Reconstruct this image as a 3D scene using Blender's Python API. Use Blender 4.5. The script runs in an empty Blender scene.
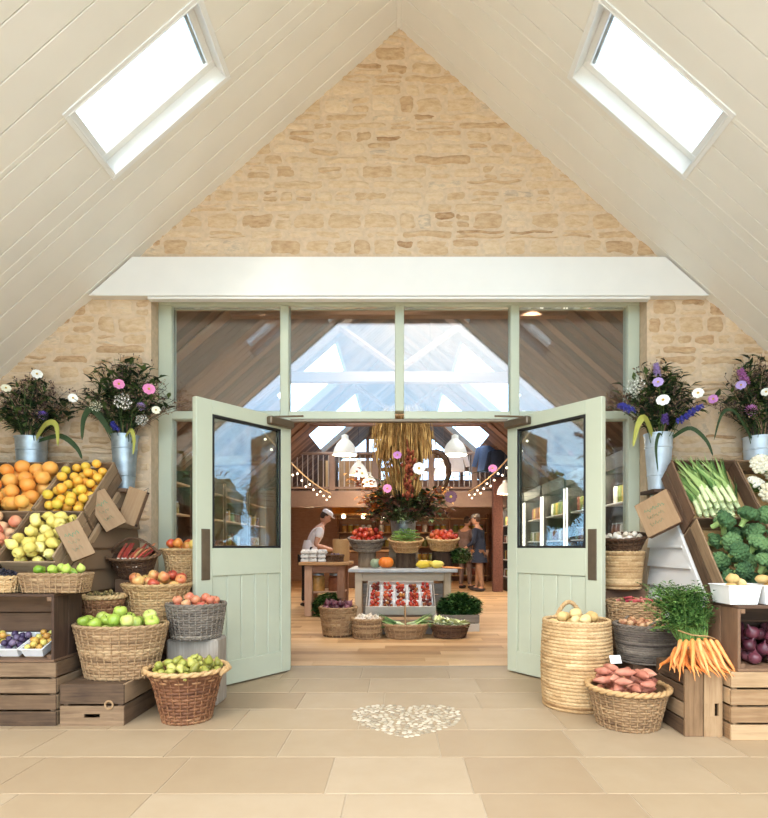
import bpy, bmesh, math, random
from math import sin, cos, pi, radians, sqrt
from mathutils import Vector, Matrix, Euler, noise

RN = random.Random(11)
SC = bpy.context.scene
COL = SC.collection
# camera model: level camera at (0,0,CZ) looking along +Y, focal length FP in pixels of a 768 wide frame
FP, CX, HY, CZ = 562.0, 399.0, 547.0, 1.02


def at(px, py, y):
    """point of the place seen at a photo pixel, at distance y"""
    return Vector(((px - CX) / FP * y, y, CZ + (HY - py) / FP * y))


def lin(c):
    return c / 12.92 if c <= 0.04045 else ((c + 0.055) / 1.055) ** 2.4


def rgb(r, g, b):
    return (lin(r / 255), lin(g / 255), lin(b / 255), 1.0)


# ------------------------------------------------------------------ materials
def new_mat(name):
    m = bpy.data.materials.new(name)
    m.use_nodes = True
    nt = m.node_tree
    return m, nt, nt.nodes['Principled BSDF']


def nd(nt, typ, **kw):
    n = nt.nodes.new(typ)
    for k, v in kw.items():
        if k in n.inputs:
            n.inputs[k].default_value = v
        else:
            setattr(n, k, v)
    return n


def ramp(nt, fac, stops):
    r = nt.nodes.new('ShaderNodeValToRGB')
    e = r.color_ramp.elements
    while len(e) < len(stops):
        e.new(0.5)
    for i, (p, c) in enumerate(stops):
        e[i].position = p
        e[i].color = c
    nt.links.new(fac, r.inputs['Fac'])
    return r.outputs['Color']


def mixc(nt, a, b, fac, mode='MIX'):
    n = nt.nodes.new('ShaderNodeMix')
    n.data_type = 'RGBA'
    n.blend_type = mode
    for sock, v in ((n.inputs['Factor'], fac), (n.inputs[6], a), (n.inputs[7], b)):
        if hasattr(v, 'is_output') and v.is_output:
            nt.links.new(v, sock)
        else:
            sock.default_value = v
    return n.outputs[2]


def bump(nt, bs, height, strength=0.3, dist=0.01):
    b = nd(nt, 'ShaderNodeBump', Strength=strength, Distance=dist)
    nt.links.new(height, b.inputs['Height'])
    nt.links.new(b.outputs['Normal'], bs.inputs['Normal'])


def plain(name, col, rough=0.6, metal=0.0, var=0.08, scale=18, bmp=0.0):
    """one colour with a little noise of tone"""
    m, nt, bs = new_mat(name)
    tc = nd(nt, 'ShaderNodeTexCoord')
    nz = nd(nt, 'ShaderNodeTexNoise', Scale=scale, Detail=4.0)
    nt.links.new(tc.outputs['Object'], nz.inputs['Vector'])
    lo = tuple(c * (1 - var * 2) for c in col[:3]) + (1,)
    hi = tuple(min(1, c * (1 + var * 2)) for c in col[:3]) + (1,)
    nt.links.new(ramp(nt, nz.outputs['Fac'], [(0.3, lo), (0.7, hi)]), bs.inputs['Base Color'])
    bs.inputs['Roughness'].default_value = rough
    bs.inputs['Metallic'].default_value = metal
    if bmp:
        bump(nt, bs, nz.outputs['Fac'], bmp, 0.01)
    return m


def tinted(name, stops, rough=0.75, nscale=30, namt=0.35, bmp=0.25, spec=0.3, stretch=(1, 1, 1)):
    """colour picked by the per-piece tint stored on the mesh, broken up by noise"""
    m, nt, bs = new_mat(name)
    at_ = nd(nt, 'ShaderNodeAttribute')
    at_.attribute_name = 'tint'
    tc = nd(nt, 'ShaderNodeTexCoord')
    mp = nd(nt, 'ShaderNodeMapping')
    mp.inputs['Scale'].default_value = stretch
    nt.links.new(tc.outputs['Object'], mp.inputs['Vector'])
    nz = nd(nt, 'ShaderNodeTexNoise', Scale=nscale, Detail=6.0, Roughness=0.65)
    nt.links.new(mp.outputs['Vector'], nz.inputs['Vector'])
    ma = nd(nt, 'ShaderNodeMath', operation='MULTIPLY_ADD')
    nt.links.new(nz.outputs['Fac'], ma.inputs[0])
    ma.inputs[1].default_value = namt * 2
    mb_ = nd(nt, 'ShaderNodeMath', operation='SUBTRACT')
    nt.links.new(at_.outputs['Fac'], mb_.inputs[0])
    mb_.inputs[1].default_value = namt
    nt.links.new(mb_.outputs[0], ma.inputs[2])
    nt.links.new(ramp(nt, ma.outputs[0], stops), bs.inputs['Base Color'])
    bs.inputs['Roughness'].default_value = rough
    bs.inputs['Specular IOR Level'].default_value = spec
    if bmp:
        bump(nt, bs, nz.outputs['Fac'], bmp, 0.01)
    return m


def wood(name, dark, mid, light, rough=0.7, amt=0.5):
    """grain runs along the u of each plank, tone varies from plank to plank"""
    m, nt, bs = new_mat(name)
    uv = nd(nt, 'ShaderNodeUVMap')
    mp = nd(nt, 'ShaderNodeMapping')
    mp.inputs['Scale'].default_value = (2.2, 34, 1)
    nt.links.new(uv.outputs['UV'], mp.inputs['Vector'])
    nz = nd(nt, 'ShaderNodeTexNoise', Scale=1.6, Detail=6.0, Roughness=0.6, Distortion=0.6)
    nt.links.new(mp.outputs['Vector'], nz.inputs['Vector'])
    mp2 = nd(nt, 'ShaderNodeMapping')
    mp2.inputs['Scale'].default_value = (3, 7, 1)
    nt.links.new(uv.outputs['UV'], mp2.inputs['Vector'])
    n2 = nd(nt, 'ShaderNodeTexNoise', Scale=2.5, Detail=3.0)
    nt.links.new(mp2.outputs['Vector'], n2.inputs['Vector'])
    at_ = nd(nt, 'ShaderNodeAttribute')
    at_.attribute_name = 'tint'
    a = nd(nt, 'ShaderNodeMath', operation='MULTIPLY')
    nt.links.new(nz.outputs['Fac'], a.inputs[0])
    a.inputs[1].default_value = amt
    b = nd(nt, 'ShaderNodeMath', operation='MULTIPLY_ADD')
    nt.links.new(n2.outputs['Fac'], b.inputs[0])
    b.inputs[1].default_value = amt * 0.6
    nt.links.new(a.outputs[0], b.inputs[2])
    c = nd(nt, 'ShaderNodeMath', operation='MULTIPLY_ADD')
    nt.links.new(at_.outputs['Fac'], c.inputs[0])
    c.inputs[1].default_value = 1 - amt * 0.8
    nt.links.new(b.outputs[0], c.inputs[2])
    nt.links.new(ramp(nt, c.outputs[0], [(0.25, dark), (0.6, mid), (0.95, light)]), bs.inputs['Base Color'])
    bs.inputs['Roughness'].default_value = rough
    bs.inputs['Specular IOR Level'].default_value = 0.25
    bump(nt, bs, nz.outputs['Fac'], 0.25, 0.004)
    return m


def fruit(name, stops, rough=0.42, nscale=9, rnd=0.5, bmp=0.0, bscale=90, sub=0.0):
    """skin colour varies over each fruit and from fruit to fruit"""
    m, nt, bs = new_mat(name)
    oi = nd(nt, 'ShaderNodeObjectInfo')
    tc = nd(nt, 'ShaderNodeTexCoord')
    nz = nd(nt, 'ShaderNodeTexNoise', Scale=nscale, Detail=3.0)
    nz.noise_dimensions = '4D'
    nt.links.new(tc.outputs['Object'], nz.inputs['Vector'])
    w = nd(nt, 'ShaderNodeMath', operation='MULTIPLY')
    nt.links.new(oi.outputs['Random'], w.inputs[0])
    w.inputs[1].default_value = 40
    nt.links.new(w.outputs[0], nz.inputs['W'])
    a = nd(nt, 'ShaderNodeMath', operation='MULTIPLY_ADD')
    nt.links.new(oi.outputs['Random'], a.inputs[0])
    a.inputs[1].default_value = rnd
    nt.links.new(nz.outputs['Fac'], a.inputs[2])
    a2 = nd(nt, 'ShaderNodeMath', operation='SUBTRACT')
    nt.links.new(a.outputs[0], a2.inputs[0])
    a2.inputs[1].default_value = rnd / 2
    nt.links.new(ramp(nt, a2.outputs[0], stops), bs.inputs['Base Color'])
    bs.inputs['Roughness'].default_value = rough
    if bmp:
        n2 = nd(nt, 'ShaderNodeTexNoise', Scale=bscale, Detail=2.0)
        nt.links.new(tc.outputs['Object'], n2.inputs['Vector'])
        bump(nt, bs, n2.outputs['Fac'], bmp, 0.004)
    return m


def glow(name, col, strength):
    m, nt, bs = new_mat(name)
    bs.inputs['Base Color'].default_value = col
    bs.inputs['Emission Color'].default_value = col
    bs.inputs['Emission Strength'].default_value = strength
    return m


def glass_mat(name, refl=0.16, tint=(0.92, 0.95, 0.94, 1)):
    """double glazing: clear with a mirror coat that grows towards grazing"""
    m = bpy.data.materials.new(name)
    m.use_nodes = True
    nt = m.node_tree
    nt.nodes.clear()
    out = nd(nt, 'ShaderNodeOutputMaterial')
    tr = nd(nt, 'ShaderNodeBsdfTransparent')
    tr.inputs['Color'].default_value = tint
    gl = nd(nt, 'ShaderNodeBsdfGlossy')
    gl.inputs['Roughness'].default_value = 0.0
    fr = nd(nt, 'ShaderNodeLayerWeight')
    fr.inputs['Blend'].default_value = 0.25
    ma = nd(nt, 'ShaderNodeMath', operation='MULTIPLY_ADD')
    nt.links.new(fr.outputs['Fresnel'], ma.inputs[0])
    ma.inputs[1].default_value = 0.7
    ma.inputs[2].default_value = refl
    mx = nd(nt, 'ShaderNodeMixShader')
    nt.links.new(ma.outputs[0], mx.inputs[0])
    nt.links.new(tr.outputs[0], mx.inputs[1])
    nt.links.new(gl.outputs[0], mx.inputs[2])
    nt.links.new(mx.outputs[0], out.inputs['Surface'])
    return m


# ------------------------------------------------------------------ mesh builder
class MB:
    def __init__(self):
        self.v, self.f, self.t, self.uv, self.sm = [], [], [], [], []

    def add(self, vs, fs, tint=None, uvs=None, smooth=True, M=None):
        o = len(self.v)
        tt = RN.random() if tint is None else tint
        for p in vs:
            self.v.append(tuple(M @ Vector(p)) if M is not None else tuple(p))
            self.t.append(tt)
        for i, fc in enumerate(fs):
            self.f.append([o + k for k in fc])
            self.uv.append(uvs[i] if uvs else None)
            self.sm.append(smooth)

    def box(self, c, s, M=None, bev=0.004, tint=None):
        """chamfered box: centre c, full size s, optional matrix"""
        h = [x / 2 for x in s]
        b = min(bev, min(h) * 0.6)
        vs, idx = [], {}
        for sx in (-1, 1):
            for sy in (-1, 1):
                for sz in (-1, 1):
                    for ax in range(3):
                        q = [sx * (h[0] - b), sy * (h[1] - b), sz * (h[2] - b)]
                        q[ax] = (sx, sy, sz)[ax] * h[ax]
                        idx[(sx, sy, sz, ax)] = len(vs)
                        vs.append(Vector(q))
        fs = []
        for ax in range(3):
            u, w = [(1, 2), (2, 0), (0, 1)][ax]
            for sg in (-1, 1):
                ring = []
                for a, b2 in ((-1, -1), (1, -1), (1, 1), (-1, 1)):
                    k = [0, 0, 0]
                    k[ax], k[u], k[w] = sg, a, b2
                    ring.append(idx[(k[0], k[1], k[2], ax)])
                fs.append(ring if sg > 0 else ring[::-1])
        for ax in range(3):
            u, w = [(1, 2), (2, 0), (0, 1)][ax]
            for a in (-1, 1):
                for b2 in (-1, 1):
                    k0, k1 = [0, 0, 0], [0, 0, 0]
                    k0[ax], k1[ax] = -1, 1
                    k0[u] = k1[u] = a
                    k0[w] = k1[w] = b2
                    q = [idx[(*k0, u)], idx[(*k1, u)], idx[(*k1, w)], idx[(*k0, w)]]
                    fs.append(q if a * b2 < 0 else q[::-1])
        for sx in (-1, 1):
            for sy in (-1, 1):
                for sz in (-1, 1):
                    q = [idx[(sx, sy, sz, a)] for a in range(3)]
                    fs.append(q if sx * sy * sz > 0 else q[::-1])
        lg = max(range(3), key=lambda i: s[i])
        oth = [i for i in range(3) if i != lg]
        ou, ov = RN.random() * 20, RN.random() * 20
        uvs = []
        for fc in fs:
            n = (vs[fc[1]] - vs[fc[0]]).cross(vs[fc[2]] - vs[fc[0]])
            k = oth[0] if abs(n[oth[0]]) < abs(n[oth[1]]) else oth[1]
            uvs.append([(ou + vs[i][lg], ov + vs[i][k]) for i in fc])
        cc = Vector(c)
        self.add([p + cc for p in vs], fs, tint, uvs, False, M)
        return self

    def prism(self, poly, axis, a, b, tint=None):
        """polygon extruded along an axis (0,1,2); poly holds the two other coordinates in order"""
        n = len(poly)

        def p3(q, h):
            return {0: (h, q[0], q[1]), 1: (q[0], h, q[1]), 2: (q[0], q[1], h)}[axis]
        vs = [p3(q, a) for q in poly] + [p3(q, b) for q in poly]
        fs = [list(range(n)), list(range(2 * n - 1, n - 1, -1))]
        for i in range(n):
            j = (i + 1) % n
            fs.append([i, i + n, j + n, j])
        self.add(vs, fs, tint, [[(vs[i][0] + vs[i][2] * 0.1, vs[i][1] + vs[i][2]) for i in fc] for fc in fs], False)
        return self

    def tube(self, pts, r, n=8, cap=True, tint=None, flat=1.0, M=None):
        pts = [Vector(p) for p in pts]
        k = len(pts)
        rs = r if isinstance(r, (list, tuple)) else [r] * k
        vs, fs = [], []
        up = None
        for i, p in enumerate(pts):
            d = (pts[min(i + 1, k - 1)] - pts[max(i - 1, 0)])
            d = d.normalized() if d.length > 1e-9 else Vector((0, 0, 1))
            if up is None:
                up = Vector((0, 0, 1)) if abs(d.z) < 0.9 else Vector((0, 1, 0))
            s = d.cross(up)
            s = s.normalized() if s.length > 1e-6 else d.orthogonal().normalized()
            up = s.cross(d).normalized()
            for j in range(n):
                a = 2 * pi * j / n
                vs.append(p + s * (cos(a) * rs[i]) + up * (sin(a) * rs[i] * flat))
        for i in range(k - 1):
            for j in range(n):
                a, b = i * n + j, i * n + (j + 1) % n
                fs.append([a, a + n, b + n, b])
        if cap:
            fs.append(list(range(n)))
            fs.append(list(range(k * n - 1, (k - 1) * n - 1, -1)))
        uo = RN.random() * 9
        self.add(vs, fs, tint, [[(uo + (i // n) * 0.05, (i % n) * 0.02) for i in fc] for fc in fs], True, M)
        return self

    def ring(self, cx, cy, cz, rx, ry, r, n=48, m=8, tint=None, sq=2.0, wob=0.0, M=None):
        vs, fs = [], []
        for i in range(n):
            a = 2 * pi * i / n
            k = (abs(cos(a)) ** sq + abs(sin(a)) ** sq) ** (-1 / sq)
            for j in range(m):
                b = 2 * pi * j / m
                rr = r * (1 + wob * sin(i * 2.1 + j))
                q = rr * cos(b)
                vs.append((cx + (rx + q) * k * cos(a), cy + (ry + q) * k * sin(a), cz + rr * sin(b) + wob * 0.5 * r * sin(i * 1.9)))
        for i in range(n):
            for j in range(m):
                i2, j2 = (i + 1) % n, (j + 1) % m
                fs.append([i * m + j, i2 * m + j, i2 * m + j2, i * m + j2])
        self.add(vs, fs, tint, None, True, M)
        return self

    def lathe(self, prof, n=24, sx=1.0, sy=1.0, tint=None, M=None, c=(0, 0, 0)):
        """profile of (radius, z); zero radius ends close the shape"""
        vs, fs, rows = [], [], []
        for (r, z) in prof:
            if r < 1e-6:
                rows.append([len(vs)])
                vs.append((c[0], c[1], c[2] + z))
            else:
                rows.append(list(range(len(vs), len(vs) + n)))
                for j in range(n):
                    a = 2 * pi * j / n
                    vs.append((c[0] + r * sx * cos(a), c[1] + r * sy * sin(a), c[2] + z))
        for A, B in zip(rows, rows[1:]):
            for j in range(n):
                j2 = (j + 1) % n
                if len(A) == 1 and len(B) == 1:
                    continue
                if len(A) == 1:
                    fs.append([A[0], B[j2], B[j]])
                elif len(B) == 1:
                    fs.append([A[j], A[j2], B[0]])
                else:
                    fs.append([A[j], A[j2], B[j2], B[j]])
        self.add(vs, fs, tint, None, True, M)
        return self

    def ball(self, c, r, n=12, m=8, sc=(1, 1, 1), tint=None, M=None, lump=0.0, freq=3.0):
        prof = [(sin(pi * i / m), -cos(pi * i / m)) for i in range(m + 1)]
        prof[0], prof[-1] = (0, -1), (0, 1)
        t = MB()
        t.lathe(prof, n, tint=0)
        off = Vector((RN.random() * 50, RN.random() * 50, RN.random() * 50))
        out = []
        for p in t.v:
            p = Vector(p)
            if lump:
                p = p * (1 + lump * noise.noise(p * freq + off))
            out.append(Vector((c[0] + p.x * r * sc[0], c[1] + p.y * r * sc[1], c[2] + p.z * r * sc[2])))
        self.add(out, t.f, tint, None, True, M)
        return self

    def leaf(self, p0, d, length, width, droop=0.3, n=5, fold=0.25, tint=None, shape=0.5):
        """a curved, folded leaf blade"""
        p, d = Vector(p0), Vector(d).normalized()
        side = d.cross(Vector((0, 0, 1)))
        side = side.normalized() if side.length > 1e-4 else Vector((1, 0, 0))
        nrm = side.cross(d).normalized()
        rows = []
        for i in range(n + 1):
            t = i / n
            w = width * 0.5 * (sin(pi * min(1, t ** shape)) * 0.95 + 0.05) if i < n else 0.0005
            rows.append((p - side * w + nrm * w * fold, p.copy(), p + side * w + nrm * w * fold))
            p = p + d * (length / n)
            d = (d + Vector((0, 0, -droop / n))).normalized()
            nrm = side.cross(d).normalized()
        vs = [q for r in rows for q in r]
        fs = []
        for i in range(n):
            a = i * 3
            fs += [[a, a + 1, a + 4, a + 3], [a + 1, a + 2, a + 5, a + 4]]
        self.add(vs, fs, tint)
        return self

    def build(self, name, mat, parent=None, ang=38, loc=None):
        me = bpy.data.meshes.new(name)
        me.from_pydata(self.v, [], self.f)
        at_ = me.attributes.new('tint', 'FLOAT_COLOR', 'POINT')
        at_.data.foreach_set('color', [x for t in self.t for x in (t, t, t, 1.0)])
        if any(u is not None for u in self.uv):
            ul = me.uv_layers.new(name='UVMap')
            flat = []
            for fc, u in zip(self.f, self.uv):
                for i in range(len(fc)):
                    flat += u[i] if u is not None else (0.0, 0.0)
            ul.data.foreach_set('uv', flat)
        me.polygons.foreach_set('use_smooth', self.sm)
        me.update()
        if any(self.sm):
            me.set_sharp_from_angle(angle=radians(ang))
        me.materials.append(mat)
        o = bpy.data.objects.new(name, me)
        COL.objects.link(o)
        if parent is not None:
            o.parent = parent
        if loc is not None:
            o.location = loc
        return o


# ------------------------------------------------------------------ things
def tag(o, label, cat, group=None, kind=None):
    o['label'] = label
    o['category'] = cat
    if group:
        o['group'] = group
    if kind:
        o['kind'] = kind
    return o


def struct(o):
    o['kind'] = 'structure'
    return o


def thing(name, label, cat, M=None, group=None):
    o = bpy.data.objects.new(name, None)
    o.empty_display_size = 0.05
    COL.objects.link(o)
    if M is not None:
        o.matrix_world = M
    return tag(o, label, cat, group)


def sthing(name, M=None):
    o = bpy.data.objects.new(name, None)
    COL.objects.link(o)
    if M is not None:
        o.matrix_world = M
    return struct(o)


def T(x, y, z, rz=0.0, rx=0.0, ry=0.0, s=1.0):
    return Matrix.LocRotScale(Vector((x, y, z)), Euler((rx, ry, rz)), Vector((s, s, s)) if not isinstance(s, (tuple, list)) else Vector(s))


KIDS = {}


def kids(o):
    if o.name not in KIDS:
        KIDS[o.name] = list(o.children)
    return KIDS[o.name]


def dup(o, M, label=None, group=None):
    """copy of a thing with copies of its parts"""
    c = o.copy()
    COL.objects.link(c)
    c.matrix_world = M
    if label:
        c['label'] = label
    if group:
        c['group'] = group
    for ch in kids(o):
        d = ch.copy()
        COL.objects.link(d)
        d.parent = c
        for g in kids(ch):
            e = g.copy()
            COL.objects.link(e)
            e.parent = d
    return c


class Kind:
    """a kind of produce: the first placing moves the first build, later ones copy it"""

    def __init__(self, *builders):
        self.b = builders
        self.cache = {}

    def put(self, M, label, cat, group, which=None):
        i = RN.randrange(len(self.b)) if which is None else which
        if i not in self.cache:
            o = self.b[i]()
            self.cache[i] = o
            o.matrix_world = M
            kids(o)
            for ch in kids(o):
                kids(ch)
            return tag(o, label, cat, group)
        o = dup(self.cache[i], M, label, group)
        o['category'] = cat
        return o


def pack(n, make, inside, floor, top, tries=40, rng=None):
    """drop n shapes made of spheres into a container; make() -> (offsets, radius, extra)"""
    rng = rng or RN
    done, out = [], []
    fails = 0
    while len(out) < n and fails < 45:
        offs, r, ex = make()
        best = None
        for _ in range(tries):
            x, y = rng.uniform(-1, 1), rng.uniform(-1, 1)
            p = inside(x, y)
            if p is None:
                continue
            x, y = p
            if any(not floor(x + o[0], y + o[1], r, True) for o in offs):
                continue
            z = max(floor(x + o[0], y + o[1], r, False) + r - o[2] for o in offs)
            for (qx, qy, qz, qr) in done:
                for o in offs:
                    dx, dy = x + o[0] - qx, y + o[1] - qy
                    d2 = dx * dx + dy * dy
                    s = (r + qr) * 1.015
                    if d2 < s * s:
                        z = max(z, qz + sqrt(s * s - d2) - o[2])
            if best is None or z < best[2]:
                best = (x, y, z)
        if best is None or best[2] > top(best[0], best[1]):
            fails += 1
            continue
        for o in offs:
            done.append((best[0] + o[0], best[1] + o[1], best[2] + o[2], r))
        out.append((best, r, ex))
    return out


def rrot():
    return Euler((RN.uniform(0, 6.28), RN.uniform(0, 6.28), RN.uniform(0, 6.28)))


def heap(kind, M, n, rr, rx, ry, z0, ztop, dome, label, cat, group, sq=2.0, unit=None, orient='any', long=0.0, tries=40, edge=0.0, wall=None):
    """heap of produce in a round (sq=2) or squarish container whose frame is M; z0 = floor of the heap, ztop = rim"""
    unit = unit or rr[1]

    def make():
        r = RN.uniform(*rr)
        yaw = RN.uniform(0, 2 * pi)
        if orient == 'up':
            yaw = RN.uniform(-0.5, 0.5) + pi / 2
        if long:
            L = long * r
            m = int(long * 1.1) + 2
            return [(cos(yaw) * L * (2 * k / (m - 1) - 1), sin(yaw) * L * (2 * k / (m - 1) - 1), 0) for k in range(m)], r, yaw
        return [(0, 0, 0)], r, yaw

    def inside(x, y):
        if abs(x) ** sq + abs(y) ** sq > 1:
            return None
        return x * rx, y * ry

    def floor(x, y, r, test):
        if wall:
            # sloping side: the outer pieces rest against it, higher up
            rho = sqrt((x / rx) ** 2 + (y / ry) ** 2) * rx + r
            if test:
                return rho <= wall[1]
            return max(z0, z0 + (rho - wall[0]) / max(0.004, wall[1] - wall[0]) * (ztop - z0) - r)
        if test:
            return (abs(x) / max(rx - r * (1 - edge), 0.005)) ** sq + (abs(y) / max(ry - r * (1 - edge), 0.005)) ** sq <= 1
        return z0

    def top(x, y):
        q = min(1, (abs(x) / rx) ** sq + (abs(y) / ry) ** sq)
        return ztop + dome * (1 - q)
    res = pack(n, make, inside, floor, top, tries)
    outs = []
    for (p, r, yaw) in res:
        if long:
            e = Euler((RN.uniform(-0.6, 0.6), RN.uniform(-0.03, 0.03), yaw))
        elif orient == 'top':
            e = Euler((RN.uniform(-0.7, 0.7), RN.uniform(-0.7, 0.7), yaw))
        else:
            e = rrot()
        s = r / unit
        W = M @ Matrix.LocRotScale(Vector(p), e, Vector((s, s, s)))
        outs.append(kind.put(W, label, cat, group))
    return outs
# ------------------------------------------------------------------ palette
M_CEIL = plain('cream_boarding', (0.79, 0.74, 0.66, 1), 0.55, var=0.012, scale=3)
M_CREAM = plain('cream_paint', (0.76, 0.71, 0.645, 1), 0.5, var=0.01, scale=5)
M_WHITE = plain('white_paint', (0.80, 0.78, 0.75, 1), 0.5, var=0.012, scale=6)
M_SAGE = plain('sage_green_paint', rgb(188, 190, 166), 0.5, var=0.012, scale=6)
M_MORTAR = plain('lime_mortar', rgb(206, 178, 147), 0.9, var=0.05, scale=26, bmp=0.5)
M_STONE = tinted('honey_stone', [(0.0, rgb(156, 118, 84)), (0.25, rgb(188, 152, 114)), (0.5, rgb(204, 172, 135)), (0.8, rgb(218, 190, 157)), (1.0, rgb(188, 166, 142))], 0.9, 14, 0.6, 0.9, stretch=(1, 1, 2.4))
M_FLAG = tinted('limestone_flags', [(0.0, rgb(154, 130, 102)), (0.5, rgb(163, 141, 112)), (1.0, rgb(174, 153, 126))], 0.55, 5, 0.3, 0.06, spec=0.35)
M_FLAGJ = plain('limestone_joint', rgb(172, 154, 130), 0.8, var=0.03)
M_BRONZE = plain('bronze', rgb(120, 104, 86), 0.45, 0.75, var=0.05)
M_BLACK = plain('dark_metal', rgb(40, 38, 37), 0.5, 0.3, var=0.05)
M_STEEL = plain('galvanised_steel', rgb(172, 180, 184), 0.42, 0.75, var=0.12, scale=14)
M_GLASS = glass_mat('double_glazing', 0.1)
M_CLEAR = glass_mat('clear_glass', 0.02)
M_OAK = wood('oak_boards', rgb(156, 116, 78), rgb(194, 152, 106), rgb(214, 176, 130), 0.5)
M_SHOPWOOD = wood('brown_timber', rgb(74, 52, 38), rgb(118, 86, 64), rgb(158, 120, 92))
M_PINKWOOD = wood('lime_washed_timber', rgb(122, 90, 72), rgb(168, 128, 104), rgb(200, 164, 138))
M_CRATE = wood('weathered_crate_wood', rgb(56, 42, 33), rgb(116, 91, 68), rgb(166, 137, 105))
M_CRATED = wood('dark_crate_wood', rgb(46, 34, 28), rgb(90, 67, 52), rgb(130, 100, 76))
M_CRATEL = wood('pale_crate_wood', rgb(92, 68, 47), rgb(148, 116, 83), rgb(188, 157, 119))
M_GREYWOOD = wood('grey_washed_wood', rgb(110, 100, 90), rgb(160, 148, 134), rgb(204, 194, 180))
M_BARK = tinted('bark', [(0, rgb(60, 46, 36)), (0.5, rgb(104, 86, 68)), (1, rgb(150, 130, 108))], 0.95, 30, 0.4, 0.8, stretch=(1, 1, 0.25))
M_LEAF = tinted('tree_leaves', [(0, rgb(34, 52, 24)), (0.5, rgb(70, 98, 44)), (1, rgb(120, 140, 74))], 0.6, 8, 0.2, 0)

# ------------------------------------------------------------------ roof and ceiling of the porch
RAKE = 0.88
RIDGE = 5.17
ANG = math.atan(RAKE)
CA, SA = cos(ANG), sin(ANG)
WALL_Y = 4.5


def slope_M(side):
    """frame of a roof slope: x down the slope, y along the ridge, z outwards; side -1 or 1"""
    ex = Vector((side * CA, 0, -SA))
    ez = Vector((side * SA, 0, CA))
    m = Matrix.Identity(4)
    for i in range(3):
        m[i][0], m[i][1], m[i][2] = ex[i], (0, 1, 0)[i], ez[i]
    m[2][3] = RIDGE
    return m


def pieces(y0, y1, s0, s1, holes):
    cuts = sorted({y0, y1, *[h[0] for h in holes if y0 < h[0] < y1], *[h[1] for h in holes if y0 < h[1] < y1]})
    for a, b in zip(cuts, cuts[1:]):
        mid = (a + b) / 2
        hs = sorted((h[2], h[3]) for h in holes if h[0] < mid < h[1])
        cur = s0
        for (p, q) in hs:
            if p > cur:
                yield a, b, cur, p
            cur = q
        if cur < s1:
            yield a, b, cur, s1


def slope(side, y0, y1, s1, holes, bw, mat, name, gap=0.004, thick=0.016):
    mb, M = MB(), slope_M(side)
    y = y0
    while y < y1 - 0.01:
        e = min(y + bw, y1)
        for (a, b, p, q) in pieces(y, e - gap, 0.0, s1, holes):
            # mirrored frame on one side flips the winding, so boxes are placed by hand
            mb.box(((p + q) / 2, (a + b) / 2, thick / 2), (q - p, b - a, thick), M=M, bev=0.003)
        y = e
    if side < 0:
        mb.f = [f[::-1] for f in mb.f]
        mb.uv = [u[::-1] if u else None for u in mb.uv]
    o = struct(mb.build(name, mat))
    sl = MB()
    for (a, b, p, q) in pieces(y0 - 0.02, y1, 0.0, s1 + 0.05, holes):
        sl.box(((p + q) / 2, (a + b) / 2, thick + 0.065), (q - p, b - a, 0.125), M=M, bev=0.001)
    if side < 0:
        sl.f = [f[::-1] for f in sl.f]
        sl.uv = [u[::-1] if u else None for u in sl.uv]
    return o, sl


PORCH0 = 0.95
SKY_Y = (3.22, 3.75)
SKY2_Y = (2.02, 2.55)        # the next pair, only seen mirrored in the glazed screen
SKY_S = (1.15 / CA, 1.9 / CA)
M_ROOF = plain('roof_slate', rgb(96, 92, 88), 0.8)
nwin = 0
for side, nm in ((-1, 'left'), (1, 'right')):
    hole = [(SKY_Y[0], SKY_Y[1], SKY_S[0], SKY_S[1]), (SKY2_Y[0], SKY2_Y[1], SKY_S[0], SKY_S[1])]
    o, sl = slope(side, PORCH0, WALL_Y + 0.02, 3.8 / CA, hole, 0.192, M_CEIL, 'ceiling_porch_' + nm)
    struct(sl.build('roof_porch_' + nm, M_ROOF))
    # skylights: lined shaft, trim, sash and pane
    for sky_y in (SKY_Y, SKY2_Y):
        nwin += 1
        w = sthing('window_%d' % nwin)
        M = slope_M(side)
        y0, y1, s0, s1 = sky_y[0], sky_y[1], SKY_S[0], SKY_S[1]
        ym, smid, dy, ds = (y0 + y1) / 2, (s0 + s1) / 2, y1 - y0, s1 - s0

        def skyparts(name, lst, mat):
            mb = MB()
            for c, s in lst:
                mb.box(c, s, M=M, bev=0.003)
            if side < 0:
                mb.f = [f[::-1] for f in mb.f]
            return mb.build(name, mat, w)
        t = 0.012
        skyparts('shaft_lining', [((smid, y0 + t / 2, 0.07), (ds, t, 0.16)), ((smid, y1 - t / 2, 0.07), (ds, t, 0.16)),
                                  ((s0 + t / 2, ym, 0.07), (t, dy - 2 * t, 0.16)), ((s1 - t / 2, ym, 0.07), (t, dy - 2 * t, 0.16))], M_WHITE)
        skyparts('trim', [((smid, y0 - 0.012, -0.004), (ds + 0.05, 0.026, 0.008)), ((smid, y1 + 0.012, -0.004), (ds + 0.05, 0.026, 0.008)),
                          ((s0 - 0.012, ym, -0.004), (0.026, dy, 0.008)), ((s1 + 0.012, ym, -0.004), (0.026, dy, 0.008))], M_WHITE)
        q = 0.045
        fr = skyparts('sash', [((smid, y0 + t + q / 2, 0.12), (ds - 2 * t, q, 0.05)), ((smid, y1 - t - q / 2, 0.12), (ds - 2 * t, q, 0.05)),
                               ((s0 + t + q / 2, ym, 0.12), (q, dy - 2 * t - 2 * q, 0.05)), ((s1 - t - q / 2, ym, 0.12), (q, dy - 2 * t - 2 * q, 0.05))], M_WHITE)
        skyparts('handle_bar', [((s0 + t + q + 0.02, ym, 0.10), (0.02, dy * 0.7, 0.02))], M_STEEL)
        skyparts('pane', [((smid, ym, 0.125), (ds - 2 * t - 2 * q, dy - 2 * t - 2 * q, 0.008))], M_CLEAR)

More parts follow.
